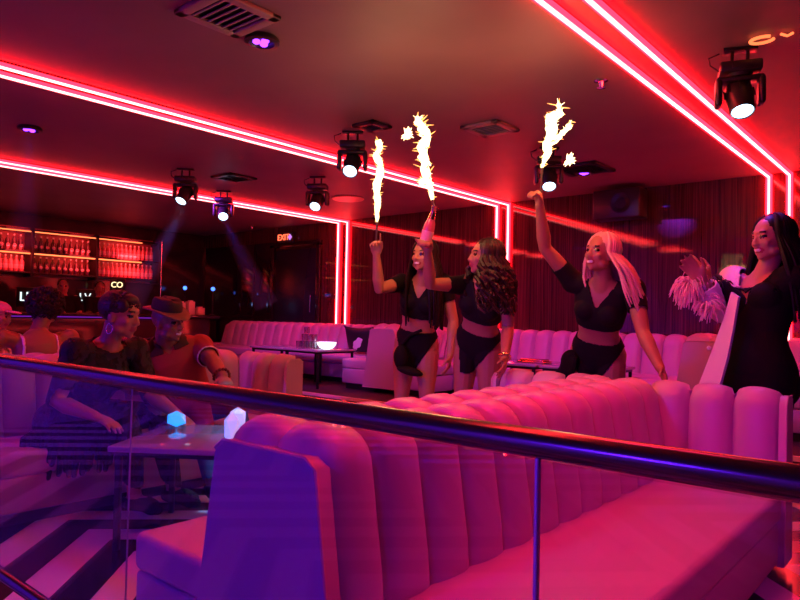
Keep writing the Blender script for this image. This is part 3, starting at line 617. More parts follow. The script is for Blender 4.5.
def person(label, group, j, skin, male=False, sc_=1.0, voxel=0.0075, smile=False, handL=None, handR=None, feet=True, lipc=None):
    """j: dict of world joints; returns the figure with its body mesh built"""
    P = Person(); P.j = j; P.sc = sc_
    b = B(); T = MAL if male else FEM
    pel, neck = j['pel'], j['neck']; ax = (neck - pel); SL = ax.length; up = ax.normalized(); k_ = SL / 0.56
    rp_ = (j['hR'] - j['hL']).normalized(); rc = (j['sR'] - j['sL']).normalized()
    P.pel, P.up, P.k = pel, up, k_
    rings = []
    for s, a, bb, yo in T:
        t = min(1, max(0, s / 0.56)); r = rp_.lerp(rc, t); r = (r - up * r.dot(up)).normalized(); f = up.cross(r)
        c = pel + up * s * k_ + f * yo * sc_ + Vector(j.get('bow', (0, 0, 0))) * math.sin(PI * t)
        rings.append([c + r * a * sc_ * math.copysign(abs(math.cos(q)) ** 0.85, math.cos(q)) + f * bb * sc_ * math.copysign(abs(math.sin(q)) ** 0.85, math.sin(q)) for q in [2 * PI * i / 24 for i in range(24)]])
    b.loft(rings)
    r = (rc - up * rc.dot(up)).normalized(); f = up.cross(r); P.r, P.f = r, f; R3 = Matrix((r, f, up)).transposed()
    rh = (rp_ - up * rp_.dot(up)).normalized(); fh = up.cross(rh)
    ch = pel + up * 0.395 * k_
    if not male:
        for s in (1, -1): b.ell(ch + r * s * 0.068 * sc_ + f * 0.070 * sc_ - up * 0.02, (0.062 * sc_, 0.052 * sc_, 0.062 * sc_), R3, 16, 10)
    for s in (1, -1):
        b.ell(pel + rh * s * 0.078 * sc_ - fh * 0.065 * sc_ - up * 0.03 * sc_, (0.09 * sc_, 0.08 * sc_, 0.095 * sc_), None, 16, 10)
    am = 1.24 if male else 1.09
    for q in 'LR':
        S, E, W = j['s' + q], j['e' + q], j['w' + q]
        b.ell(S, 0.057 * sc_ * am, None, 12, 8)
        b.tube([S.lerp(pel + up * 0.47 * k_, 0.3), S, S.lerp(E, .3), S.lerp(E, .65), E, E.lerp(W, .28), E.lerp(W, .65), W, W + (W - E).normalized() * 0.02], [v * sc_ * am for v in (.052, .053, .046, .041, .035, .038, .031, .0245, .024)], 12, round_ends=True)
        d = (W - E).normalized(); hd = (handL if q == 'L' else handR) or {}
        n = Vector(hd.get('n', (P.r * (1 if q == 'L' else -1)))); lat = Vector(hd.get('lat', P.f)); dd = Vector(hd['d']) if 'd' in hd else d
        add_hand(b, W + d * 0.01, dd, n, lat, sc_ * (1.08 if male else 1.0), hd.get('curl', 0.3), hd.get('spread', 0.08), hd.get('thumb', 0.7))
        Hh, K, A = j['h' + q], j['k' + q], j['a' + q]
        b.tube([Hh.lerp(pel, .15) + Vector((0, 0, 0.01)), Hh.lerp(K, .12), Hh.lerp(K, .35), Hh.lerp(K, .7), K, K.lerp(A, .12), K.lerp(A, .32), K.lerp(A, .65), K.lerp(A, .9), A], [v * sc_ for v in (.088, .092, .085, .066, .053, .05, .056, .044, .034, .035)], 14, round_ends=True)
        cf = (A - K).normalized(); kb = j.get('toe' + q)
        if kb is None: kb = A + fh * 0.15 * sc_ - Vector((0, 0, 0.07 * sc_))
        heel = A - (kb - A).normalized() * 0.045 - Vector((0, 0, 0.035))
        b.tube([heel, A + Vector((0, 0, -0.02)), A.lerp(kb, .45), A.lerp(kb, .8), kb], [.028 * sc_, .036 * sc_, .036 * sc_, .036 * sc_, .022 * sc_], 10, round_ends=True)
    # head
    HF = frame(j['look'], j.get('hup', up)); hc = j['head']; P.HF, P.hc = HF, hc
    def h(x, y, z): return hc + HF @ Vector((x, y, z)) * sc_
    def he(x, y, z, rx, ry, rz, n=14, m=10): b.ell(h(x, y, z), (rx * sc_, ry * sc_, rz * sc_), HF, n, m)
    he(0, -.012, .022, .074, .093, .086, 20, 14); he(0, .022, -.03, .062, .066, .085, 18, 12); he(0, .040, -.082, .042, .042, .032); he(0, .066, -.103, .018, .016, .015)
    for s in (1, -1): he(s * .036, .058, -.03, .024, .022, .022); he(s * .073, -.005, -.02, .010, .020, .030, 10, 8); he(s * .05, .02, -.075, .02, .035, .022); he(s * .031, .0755, -.001, .016, .009, .008, 10, 6); he(s * .012, .094, -.040, .009, .011, .008, 8, 6)
    he(0, .070, .022, .050, .020, .012)
    b.tube([h(0, .082, .008), h(0, .092, -.014), h(0, .101, -.036)], [.009 * sc_, .009 * sc_, .0115 * sc_], 10, round_ends=True)
    he(0, .082, -.063, .024, .013, .0065, 12, 8); he(0, .081, -.074, .021, .013, .0075, 12, 8)
    nb_ = neck - up * 0.02; nt_ = h(0, -.022, -.06)
    b.tube([nb_ - up * 0.03, nb_.lerp(nt_, .4), nb_.lerp(nt_, .75), nt_], [.060 * sc_ * (1.12 if male else 1), .051 * sc_ * (1.15 if male else 1), .050 * sc_ * (1.15 if male else 1), .052 * sc_], 14, round_ends=True)
    V, N, F = remesh(b, voxel); P.V, P.N, P.F = V, N, F
    foot = Vector(((j['aL'].x + j['aR'].x) / 2, (j['aL'].y + j['aR'].y) / 2, 0.0 if not j.get('z0') else j['z0'])); P.root = thing('person', label, 'person', foot, 0, group); P.foot = foot
    # face colours by place on the head
    HL = (V - np.array(hc)) @ np.array(HF) / sc_
    x, y, z = HL[:, 0], HL[:, 1], HL[:, 2]; front = y > 0.062
    mi = np.zeros(len(V), int)
    mi[front & (abs(abs(x) - .034) < .018) & (abs(z - .0225) < .003)] = 3
    mi[front & (abs(abs(x) - .031) < .0135) & (abs(z + .001) < .0055)] = 2
    lw = 0.028 if smile else 0.023
    mi[(y > .07) & (abs(x) < lw) & (abs(z + .068) < .0105)] = 1
    if smile: mi[(y > .07) & (abs(x) < .021) & (abs(z + .0685) < .0042)] = 4
    fm_ = [max(mi[list(q)].tolist().count(k) * 10 + k for k in set(mi[list(q)].tolist())) % 10 for q in F]
    bo = B(); bo.v = [tuple(v) for v in V]; bo.f = F; bo.m = fm_
    me = bpy.data.meshes.new('body'); me.from_pydata([tuple(v) for v in (V - np.array(foot, np.float32))], [], F); me.update()
    for m_ in (skin, lipc or MATS['lips_rose'], MATS['eye_dark'], MATS['brow_dark'], MATS['teeth']): me.materials.append(m_)
    me.polygons.foreach_set('material_index', fm_); me.polygons.foreach_set('use_smooth', [True] * len(F))
    P.body = bpy.data.objects.new('body', me); COL.objects.link(P.body); P.body.parent = P.root
    # coordinates for clothing
    D = V - np.array(pel); P.s = D @ np.array(up) / k_; P.x = D @ np.array(r) / sc_; P.y = D @ np.array(f) / sc_
    P.ua = {q: seg_t(V, j['s' + q], j['e' + q]) for q in 'LR'}; P.fa = {q: seg_t(V, j['e' + q], j['w' + q]) for q in 'LR'}; P.th = {q: seg_t(V, j['h' + q], j['k' + q]) for q in 'LR'}; P.shn = {q: seg_t(V, j['k' + q], j['a' + q]) for q in 'LR'}
    P.head = np.linalg.norm(V - np.array(hc), axis=1)
    ht = {q: (np.linalg.norm(V - np.array(j['w' + q] + (j['w' + q] - j['e' + q]).normalized() * 0.09), axis=1) < 0.115) for q in 'LR'}
    P.arm = {q: (((P.ua[q][1] < 0.068 * sc_ * am) & (P.ua[q][0] > 0.18)) | ((P.fa[q][1] < 0.058 * am * sc_) & (P.fa[q][0] > 0)) | ht[q]) for q in 'LR'}
    P.fore = {q: ((P.fa[q][1] < 0.058 * am * sc_) & (P.fa[q][0] > 0.02)) | ht[q] for q in 'LR'}
    P.anyarm = P.arm['L'] | P.arm['R']
    P.leg = {q: (P.th[q][1] < 0.115 * sc_) & (P.th[q][0] > 0.05) | (P.shn[q][1] < 0.09 * sc_) for q in 'LR'}
    P.neckhead = (P.head < 0.17 * sc_) | ((P.s > 0.545) & (abs(P.x) < 0.075) & ~P.anyarm)
    return P
def cloth(P, name, mask, off, m, it=2, thick=0.006, flare=None):
    """garment: the part of the body surface under mask, moved outward"""
    sel = [i for i, q in enumerate(P.F) if mask[list(q)].all()]
    if not sel: print('empty cloth', name); return None
    ids = sorted({v for i in sel for v in P.F[i]}); mp_ = {v: k for k, v in enumerate(ids)}
    Vn = P.V[ids] + P.N[ids] * off
    if flare is not None: Vn = flare(Vn, ids)
    me = bpy.data.meshes.new(name); me.from_pydata([tuple(v) for v in (Vn - np.array(P.foot, np.float32))], [], [tuple(mp_[v] for v in P.F[i]) for i in sel]); me.update()
    me.materials.append(m); me.polygons.foreach_set('use_smooth', [True] * len(me.polygons))
    o = bpy.data.objects.new(name, me); COL.objects.link(o); o.parent = P.root
    if it: s = o.modifiers.new('s', 'SMOOTH'); s.factor = 0.5; s.iterations = it
    s = o.modifiers.new('t', 'SOLIDIFY'); s.thickness = thick; s.offset = -1
    return o
def hair_cap(b, P, grow=1.07, back=0.0, low=0.0):
    sc_ = P.sc; HF, hc = P.HF, P.hc
    b.ell(hc + HF @ Vector((0, -.026 - back, .030)) * sc_, (.076 * grow * sc_, .088 * grow * sc_, .080 * grow * sc_), HF, 20, 14)
def hair_strands(b, P, n, L, rad=0.010, wav=0.0, freq=5, gap=0.9, spread=0.05, seed=1, pull=None, down=None, part=0.0):
    """locks that follow the skull from the parting, then hang"""
    rnd = random.Random(seed); sc_ = P.sc; HF, hc = P.HF, P.hc; up_w = Vector((0, 0, 1))
    for i in range(n):
        side = rnd.choice((-1, 1)); az = rnd.uniform(gap, PI) * side; e0 = rnd.uniform(0.9, 1.45); R = (0.083 * sc_, 0.098 * sc_, 0.090 * sc_); g = rnd.uniform(1.0, 1.10)
        pts = []; 
        for k in range(6):
            el = e0 + (-0.25 - e0) * k / 5
            q = Vector((math.sin(az) * math.cos(el) * R[0] * g + part * 0.0, math.cos(az) * math.cos(el) * R[1] * g - 0.016 * sc_, math.sin(el) * R[2] * g + 0.022 * sc_)); pts.append(hc + HF @ q)
        out = pts[-1] - hc; out.z = 0; out = out.normalized() if out.length > 1e-4 else Vector((0, 1, 0))
        Ls = L * rnd.uniform(0.72, 1.05); ph = rnd.uniform(0, 6.28); sd = up_w.cross(out); m_ = max(4, int(Ls / 0.035)); base = pts[-1].copy()
        for k in range(1, m_ + 1):
            t = k / m_; p = base + Vector((0, 0, -Ls * t)) + out * spread * math.sin(min(1, t * 1.6) * PI / 2)
            if pull: p = p + Vector(pull) * t
            if wav: p = p + sd * wav * math.sin(ph + freq * t * 6.28 * Ls) * min(1, t * 4) + out * wav * 0.8 * math.cos(ph + freq * t * 6.28 * Ls) * min(1, t * 4)
            pts.append(p)
        rr = [rad * min(1, 0.55 + 0.2 * k) for k in range(6)] + [rad * (1 - 0.55 * (k / m_) ** 2) for k in range(1, m_ + 1)]
        b.tube(pts, rr, 6, round_ends=True)
def curls(b, c, r, n, rad, amp, seed=3, R=None, keep=None):
    rnd = random.Random(seed); R = R or Matrix.Identity(3)
    for i in range(n):
        z = rnd.uniform(-1, 1); a = rnd.uniform(0, 2 * PI); d = Vector((math.cos(a) * math.sqrt(1 - z * z), math.sin(a) * math.sqrt(1 - z * z), z))
        if keep and not keep(d): continue
        p = c + R @ Vector((d.x * r[0], d.y * r[1], d.z * r[2])); o = (p - c).normalized(); u = o.orthogonal().normalized(); v = o.cross(u); ph = rnd.uniform(0, 6.28)
        b.tube([p - o * 0.01 + (u * math.cos(ph + k * 1.5) + v * math.sin(ph + k * 1.5)) * amp * (0.4 + 0.2 * k) + o * amp * 0.9 * k for k in range(5)], [rad, rad, rad * .9, rad * .8, rad * .5], 5)
def skinmat(name, c): return mat(name, c, 0.42, spec=0.45, bump=(120, 0.03))
mat('lips_rose', (0.35, 0.06, 0.07), 0.3); mat('eye_dark', (0.012, 0.008, 0.008), 0.1, spec=0.8); mat('brow_dark', (0.02, 0.012, 0.01), 0.6); mat('teeth', (0.85, 0.82, 0.78), 0.25)
skin_deep = skinmat('skin_deep_brown', (0.28, 0.13, 0.085)); skin_brown = skinmat('skin_brown', (0.42, 0.19, 0.12)); skin_tan = skinmat('skin_tan', (0.50, 0.25, 0.16))
hair_black = mat('hair_black', (0.008, 0.005, 0.005), 0.5, spec=0.2); hair_brown = mat('hair_dark_brown', (0.022, 0.009, 0.008), 0.45); hair_pink = mat('hair_blonde', (0.78, 0.50, 0.40), 0.4)
blackcloth = mat('black_jersey', (0.007, 0.006, 0.007), 0.8, spec=0.25, bump=(150, 0.1)); blackcoat = mat('black_coat', (0.006, 0.005, 0.006), 0.85, spec=0.2, bump=(90, 0.15))
gold = mat('gold', (0.9, 0.6, 0.25), 0.2, 1.0)
def V3(*a): return Vector(a)
def standing(pel, neck, face, sc_, half_s=0.165, half_h=0.085, feet=0.10, heel=0.07, faceH=None, z0=0.0):
    """shoulder, hip and leg joints of an upright figure"""
    F = V3(*face, 0).normalized(); r = V3(F.y, -F.x, 0); FH = V3(*(faceH or face), 0).normalized(); rh = V3(FH.y, -FH.x, 0); j = dict(pel=pel, neck=neck, z0=z0); up = (neck - pel).normalized(); j['F'] = F; j['r'] = r
    for q, s in (('L', -1), ('R', 1)):
        j['s' + q] = neck - up * 0.045 * sc_ + r * s * half_s * sc_; j['h' + q] = pel + rh * s * half_h * sc_
        gx = pel + rh * s * feet; gz = heel + 0.085 * sc_; a = V3(gx.x, gx.y, gz + z0); j['a' + q] = a + F * (0.03 * s); j['k' + q] = j['h' + q].lerp(j['a' + q], 0.51) + F * 0.03
        j['toe' + q] = j['a' + q] + FH * 0.13 * sc_ - V3(0, 0, 0.05 + heel)
    return j
def crop_outfit(P, vdepth=0.10, sleeve=0.5, m=blackcloth, hem=0.265):
    notch = (P.y > 0.0) & (abs(P.x) < (P.s - (0.545 - vdepth)) * 0.55)
    top = (P.s > hem) & (P.s < 0.60) & ~P.neckhead & ~P.anyarm & ~notch & ~((P.s > 0.535) & (abs(P.x) < 0.07))
    slv = np.zeros(len(P.V), bool)
    for q in 'LR': slv |= (P.ua[q][1] < 0.075) & (P.ua[q][0] < sleeve) & (P.ua[q][0] > -0.1) & ~P.fore[q] & (P.s > -0.05) & ~((P.s > 0.53) & (abs(P.x) < 0.08)) & ~P.neckhead
    slv &= ~((P.s < hem) & (abs(P.x) < 0.14))
    cloth(P, 'crop_top', (top | slv) & ~notch, 0.011, m, 8)
    brief = (P.s < 0.165) & (P.s > -0.135 + np.clip(abs(P.x) - 0.035, 0, 1) * 2.1) & ~P.anyarm & (abs(P.x) < 0.22)
    cloth(P, 'high_waist_briefs', brief, 0.008, m, 2)
# ---- dancer with straight black hair, index finger raised to the first sparkler
pel = at(416, 348, 3.92); neck = reach(pel, 423, 277, 0.56); s_ = 1.0
toC = V3(3.1, -3.92, 0).normalized(); lf = V3(-.762, -.647, 0)
F = toC * 0.95 + lf * 0.25; j = standing(pel, neck, (F.x, F.y), s_, half_s=0.158)
j['eR'] = reach(j['sR'], 379, 289, 0.275); j['wR'] = reach(j['eR'], 376.5, 256, 0.245); j['eL'] = j['sL'] + V3(0.05, 0.06, -0.27); j['wL'] = j['eL'] + V3(0.02, -0.06, -0.235)
j['head'] = at(424, 255, neck.y - 0.05); lk = toC * 0.8 + lf * 0.55 + V3(0, 0, 0.22); j['look'] = lk; j['hup'] = V3(0.05, 0.03, 1)
D1 = person('dancer with long straight black hair, lifting a thin sparkler in one hand', 'dancers with sparklers', j, skin_tan, sc_=s_, smile=True, handR=dict(n=toC, lat=V3(.762, .647, 0), curl=[0.1, 1.0, 1.15, 1.2], thumb=0.3), handL=dict(curl=0.4))
crop_outfit(D1, 0.12)
b = B(); hair_cap(b, D1); hair_strands(b, D1, 130, 0.50, 0.011, 0.004, 2, gap=0.85, spread=0.045, seed=11); b.obj('hair', hair_black, D1.root, at=D1.foot)
# garter pouch on the hip
hp = at(401, 357, pel.y - 0.16); b = B(); 
b.ell(hp, (0.055, 0.04, 0.09), frame(toC, (0, 0, 1)), 14, 10); b.ell(hp + V3(0.07, 0.02, -0.10), (0.10, 0.05, 0.03), frame(toC, (0.3, 0, 1)), 12, 8); b.tube([hp + V3(0, 0, 0.09), hp + V3(0.06, 0.02, 0.16), hp + V3(0.17, 0.02, 0.2)], 0.012, 6); b.obj('ruffled_pouch', blackcloth, D1.root, at=D1.foot)
# ---- dancer with wavy dark hair holding up the bottle
pel = at(478, 346, 3.78); neck = reach(pel, 486, 279, 0.535); s_ = 0.985
toC = V3(2.4, -3.78, 0).normalized(); F = toC * 0.9 + lf * 0.55; j = standing(pel, neck, (F.x, F.y), s_, half_s=0.155)
j['eR'] = reach(j['sR'], 430, 284, 0.285); j['wR'] = reach(j['eR'], 428, 253, 0.235); j['eL'] = reach(j['sL'], 508, 327, 0.265, True); j['wL'] = reach(j['eL'], 505, 357, 0.24)
j['head'] = at(485, 256, neck.y - 0.05); j['look'] = lf * 0.95 + toC * 0.18 + V3(0, 0, 0.10); j['hup'] = V3(0.08, 0.05, 1)
D2 = person('dancer with big wavy dark hair in black two-piece, holding up a bottle with sparkler', 'dancers with sparklers', j, skin_brown, sc_=s_, handR=dict(n=lf * 0.3 + toC * 0.9, lat=V3(-.762, -.647, 0), curl=1.15, thumb=0.5), handL=dict(curl=0.35))
crop_outfit(D2, 0.11, 0.55)
b = B(); hair_cap(b, D2, 1.12); hair_strands(b, D2, 170, 0.34, 0.013, 0.026, 8, gap=0.95, spread=0.065, seed=5); b.obj('hair', hair_brown, D2.root, at=D2.foot)
b = B(); w_ = D2.j['wL']; d_ = (w_ - D2.j['eL']).normalized(); u_ = d_.orthogonal(); v_ = d_.cross(u_); b.tube([w_ + (u_ * math.cos(a) + v_ * math.sin(a)) * 0.031 for a in np.linspace(0, 2 * PI, 17)], 0.005, 6); b.obj('bracelet', gold, D2.root, at=D2.foot)
# ---- blonde dancer, arm high
pel = at(597, 358, 4.15); neck = reach(pel, 603, 280, 0.575); s_ = 1.04
toC = V3(1.8, -4.15, 0).normalized(); F = toC * 0.95 + lf * 0.30; j = standing(pel, neck, (F.x, F.y), s_, half_s=0.178)
j['sR'] = j['sR'] + V3(0, 0, 0.035); j['sL'] = j['sL'] + V3(0.0, 0, -0.02)
j['eR'] = reach(j['sR'], 545, 248, 0.285); j['wR'] = reach(j['eR'], 540, 208, 0.262); j['eL'] = reach(j['sL'], 643, 333, 0.29); j['wL'] = reach(j['eL'], 659, 366, 0.25)
j['head'] = at(601, 252, neck.y - 0.06); j['look'] = lf * 0.75 + toC * 0.62 + V3(0, 0, 0.05); j['hup'] = V3(0.10, 0.06, 1)
D3 = person('dancer with long pale blonde hair in black crop top, one arm high with a sparkler', 'dancers with sparklers', j, skin_brown, sc_=s_, smile=True, handR=dict(n=lf * 0.7 + toC * 0.4, lat=lf * -1 + toC, curl=1.2, thumb=0.4), handL=dict(curl=0.35))
crop_outfit(D3, 0.125, 0.5)
b = B(); hair_cap(b, D3, 1.1); hair_strands(b, D3, 150, 0.34, 0.010, 0.008, 3, gap=1.1, spread=0.07, seed=8, pull=(0.07, 0.05, 0)); b.obj('hair', hair_pink, D3.root, at=D3.foot)
hp = at(570, 361, pel.y - 0.14); b = B(); b.ell(hp, (0.06, 0.04, 0.075), frame(toC, (0.2, 0, 1)), 12, 8)
for k in range(7): b.tube([hp + V3(-.02 + .01 * k, -0.02, 0.02), hp + V3(-0.04 + 0.012 * k, -0.03, -0.05), hp + V3(-0.10 + 0.02 * k, -0.03, -0.11)], [0.02, 0.022, 0.012], 6, round_ends=True)
b.obj('ruffled_pouch', blackcloth, D3.root, at=D3.foot)
# ---- woman in the black and white jacket
pel = at(753, 376, 3.95); neck = reach(pel, 764, 272, 0.60, True); s_ = 1.08
toC = V3(0.86, -3.95, 0).normalized(); F = lf * 0.80 + toC * 0.62; j = standing(pel, neck, (F.x, F.y), s_, half_s=0.165, heel=0.08)
j['eL'] = reach(j['sL'], 741, 318, 0.29); j['wL'] = reach(j['eL'], 708, 281, 0.25); j['eR'] = reach(j['sR'], 722, 312, 0.285); j['wR'] = reach(j['eR'], 703, 281, 0.22)
j['head'] = at(771, 237, neck.y - 0.04); j['look'] = lf * 0.95 + toC * 0.25; j['hup'] = V3(-0.04, -0.03, 1)
RW = person('woman with straight black hair clapping in black and white jacket with feather cuffs', None, j, skin_tan, sc_=s_, smile=True,
            handL=dict(d=lf * 0.75 + V3(0, 0, 0.7), n=V3(-.3, .85, 0.1), lat=V3(-.2, -.1, 0.9), curl=0.25), handR=dict(d=lf * 0.7 + V3(0, 0, 0.75), n=V3(.3, -.85, -0.1), lat=V3(-.2, 0, 0.9), curl=0.3))
pv = (RW.y > 0.0) & (abs(RW.x - 0.0) < (RW.s - 0.33) * 0.45)
torso = (RW.s < 0.60) & (RW.s > -0.25) & ~RW.neckhead & ~RW.anyarm & ~pv
legs_ = (RW.s <= 0.0) & (RW.s > -0.62) & ~RW.anyarm
armm = {q: ((RW.ua[q][1] < 0.08) & (RW.ua[q][0] > -0.1) | (RW.fa[q][1] < 0.065) & (RW.fa[q][0] < 0.86) & (RW.fa[q][0] > -.1)) & ~((RW.s > 0.545) & (abs(RW.x) < 0.09)) & ~RW.neckhead for q in 'LR'}
white_jacket = mat('white_jacket', (0.80, 0.72, 0.76), 0.6, bump=(90, 0.1))
cloth(RW, 'jacket_black_side', ((torso & (RW.x < np.where(RW.s > 0.40, 0.035, 0.09)) & ~armm['R']) | armm['L']) & ~pv, 0.026, blackcoat, 8, 0.01)
cloth(RW, 'jacket_white_side', ((torso & (RW.x > np.where(RW.s > 0.40, 0.03, 0.085)) & (RW.s > 0.02)) | armm['R']) & ~pv & ~armm['L'], 0.028, white_jacket, 8, 0.01)
cloth(RW, 'trousers', legs_, 0.02, blackcoat, 4)
cloth(RW, 'bodice', (RW.s > 0.1) & (RW.s < 0.44) & (abs(RW.x) < 0.12) & (RW.y > 0) & ~RW.anyarm, 0.012, blackcoat, 3)
b = B()   # open front panel of the jacket hanging on her right
q0 = at(737, 300, 3.86); qs = [(at(731, 292, 3.84), at(738, 297, 3.80)), (at(723, 320, 3.80), at(733, 328, 3.76)), (at(712, 350, 3.76), at(727, 358, 3.72)), (at(698, 386, 3.72), at(718, 391, 3.68))]
for m_ in range(3):
    (a0, b0), (a1, b1) = qs[m_], qs[m_ + 1]
nv = V3(0.25, 0.5, 0)
b.loft([[a, bb_, bb_ + nv * 0.03, a + nv * 0.03] for a, bb_ in qs]); b.ell(at(709, 348, 3.75), 0.012, None, 10, 6); b.obj('lapel_panel', white_jacket, RW.root, at=RW.foot, angle=0.6)
b = B(); hair_cap(b, RW, 1.13, 0.004); hair_strands(b, RW, 170, 0.46, 0.013, 0.004, 2, gap=1.05, spread=0.075, seed=21, pull=(0.05, 0.03, 0)); b.obj('hair', hair_black, RW.root, at=RW.foot)
feath = mat('pink_feathers', (0.85, 0.45, 0.60), 0.7); featk = mat('dark_feathers', (0.03, 0.012, 0.018), 0.7)
def feathers(c, d, n, L, m, seed, nm):
    rnd = random.Random(seed); b = B(); d = d.normalized(); u = d.orthogonal().normalized(); v = d.cross(u)
    for i in range(n):
        a = rnd.uniform(0, 6.28); o = u * math.cos(a) + v * math.sin(a); p = c + o * 0.03 + d * rnd.uniform(-0.05, 0.03); l = L * rnd.uniform(.6, 1.1); q = (o * 0.8 + d * rnd.uniform(-.2, .7) + V3(0, 0, -0.25)).normalized(); q2 = (q + V3(0, 0, -0.9)).normalized()
        b.tube([p, p + q * l * .35, p + q * l * .35 + q2 * l * .35, p + q * l * .35 + q2 * l * .55 + V3(0, 0, -l * .2)], [0.003, 0.0042, 0.0036, 0.0012], 5)
    b.obj(nm, m, RW.root, at=RW.foot)
dL = RW.j['wL'] - RW.j['eL']; dR = RW.j['wR'] - RW.j['eR']
feathers(at(690, 284, 3.86), dR, 260, 0.10, feath, 4, 'feather_cuff'); feathers(at(708, 303, 3.82), dR, 110, 0.065, feath, 6, 'feather_cuff'); feathers(RW.j['wL'] - dL * 0.10, dL, 130, 0.075, featk, 5, 'feather_cuff')
# ---- seated figures
def seated(pel, neck, face, sc_, half_s, thigh, foot, faceH=None, half_h=0.085):
    j = standing(pel, neck, face, sc_, half_s, half_h, faceH=faceH)
    for q, (kx, ky, kz), (ax, ay, az) in zip('LR', thigh, foot): j['k' + q] = V3(kx, ky, kz); j['a' + q] = V3(ax, ay, az); d = V3(*(faceH or face), 0).normalized(); j['toe' + q] = V3(ax, ay, az) + d * 0.13 - V3(0, 0, 0.055)
    return j
# woman in black lace
pel = V3(-4.00, 1.78, 0.50); neck = V3(-3.72, 1.84, 0.955); s_ = 1.12; toC = V3(.88, -.47, 0); rt = V3(.762, .647, 0)
j = seated(pel, neck, (0.93, 0.10), s_, 0.165, [(-3.66, 2.12, 0.53), (-3.62, 1.90, 0.55)], [(-3.50, 2.14, 0.10), (-3.50, 1.90, 0.11)], faceH=(0.8, 0.6))
j['head'] = V3(-3.655, 1.865, 1.13); j['look'] = rt * 0.97 + toC * 0.18 + V3(0, 0, 0.08); j['hup'] = V3(0.15, 0.05, 1)
j['eR'] = j['sR'] + V3(0.02, -0.10, -0.26); j['wR'] = j['eR'] + V3(0.20, 0.10, -0.06); j['eL'] = j['sL'] + V3(0.08, 0.06, -0.26); j['wL'] = j['eL'] + V3(0.19, 0.06, -0.10)
LW = person('seated woman with short curly dark hair, hoop earring and sheer black lace dress', None, j, skin_brown, sc_=s_, handR=dict(curl=0.3, n=(0, 0, -1), lat=(0, 1, 0)), handL=dict(curl=0.3, n=(0, 0, -1), lat=(0, -1, 0)))
lace = bpy.data.materials.new('black_lace'); lace.use_nodes = True; nt = lace.node_tree; pb = nt.nodes['Principled BSDF']; pb.inputs['Base Color'].default_value = (0.012, 0.008, 0.012, 1); pb.inputs['Roughness'].default_value = 0.7
tcn = nt.nodes.new('ShaderNodeTexCoord'); vn = nt.nodes.new('ShaderNodeTexNoise'); vn.inputs['Scale'].default_value = 26; vn.inputs['Detail'].default_value = 2; nt.links.new(tcn.outputs['Object'], vn.inputs['Vector'])
rpn = nt.nodes.new('ShaderNodeValToRGB'); rpn.color_ramp.elements[0].position = 0.42; rpn.color_ramp.elements[0].color = (0.62, 0.62, 0.62, 1); rpn.color_ramp.elements[1].position = 0.5; rpn.color_ramp.elements[1].color = (1, 1, 1, 1)
nt.links.new(vn.outputs['Fac'], rpn.inputs[0]); nt.links.new(rpn.outputs[0], pb.inputs['Alpha'])
cloth(LW, 'lace_dress', ((LW.s < 0.56) | (LW.ua['L'][1] < 0.13) & (LW.ua['L'][0] > -0.6) | (LW.ua['R'][1] < 0.13) & (LW.ua['R'][0] > -0.6)) & ~((LW.head < 0.155) | (LW.s > 0.55) & (abs(LW.x) < 0.085)) & ~LW.fore['L'] & ~LW.fore['R'] & ((LW.shn['L'][0] < 0.25) | (LW.s > 0)) & ((LW.shn['R'][0] < 0.25) | (LW.s > 0)), 0.014, lace, 4)
cloth(LW, 'shoes', (LW.V[:, 2] < 0.12) & (LW.V[:, 2] > -1), 0.006, blackcloth, 1)
b = B(); rnd = random.Random(2)   # gathered skirt over the seat edge
for k in range(46):
    u = k / 45; p0 = V3(-4.05, 1.64, 0.48).lerp(V3(-3.62, 1.96, 0.60), u); p1 = p0 + V3(0.10 + 0.05 * u, -0.14 + rnd.uniform(-.02, .02), -0.05); p2 = p1 + V3(0.03 + rnd.uniform(-.03, .03), -0.03, -0.18 - 0.06 * math.sin(k * 1.9)); b.tube([p0, p1, p2], [0.022, 0.026, 0.014], 6, round_ends=True)
b.obj('ruffled_skirt', blackcloth, LW.root, at=LW.foot)
b = B(); hair_cap(b, LW, 1.08); b.ell(LW.hc + LW.HF @ V3(0, .028, .076) * 1.1, (.062, .058, .034), LW.HF, 16, 10)
for s in (1, -1): b.ell(LW.hc + LW.HF @ V3(s * .055, .03, .045) * 1.1, (.024, .045, .04), LW.HF, 12, 8)
curls(b, LW.hc + LW.HF @ V3(0, -.016, .032), (.080, .096, .084), 560, 0.008, 0.007, 3, LW.HF, keep=lambda d: d.z > -0.4 and not (d.y > 0.55 and d.z < 0.16) and not (d.y > 0.1 and d.z < -0.1)); b.obj('hair', mat('hair_curly_brown', (0.03, 0.012, 0.012), 0.5), LW.root, at=LW.foot)
b = B(); ec = LW.hc + LW.HF @ V3(0.083, -0.004, -0.085); b.tube([ec + LW.HF @ V3(0.004 * math.sin(a), 0.022 * math.sin(a), 0.028 * math.cos(a)) for a in np.linspace(0, 2 * PI, 21)], 0.003, 6); b.obj('hoop_earring', chrome, LW.root, at=LW.foot)
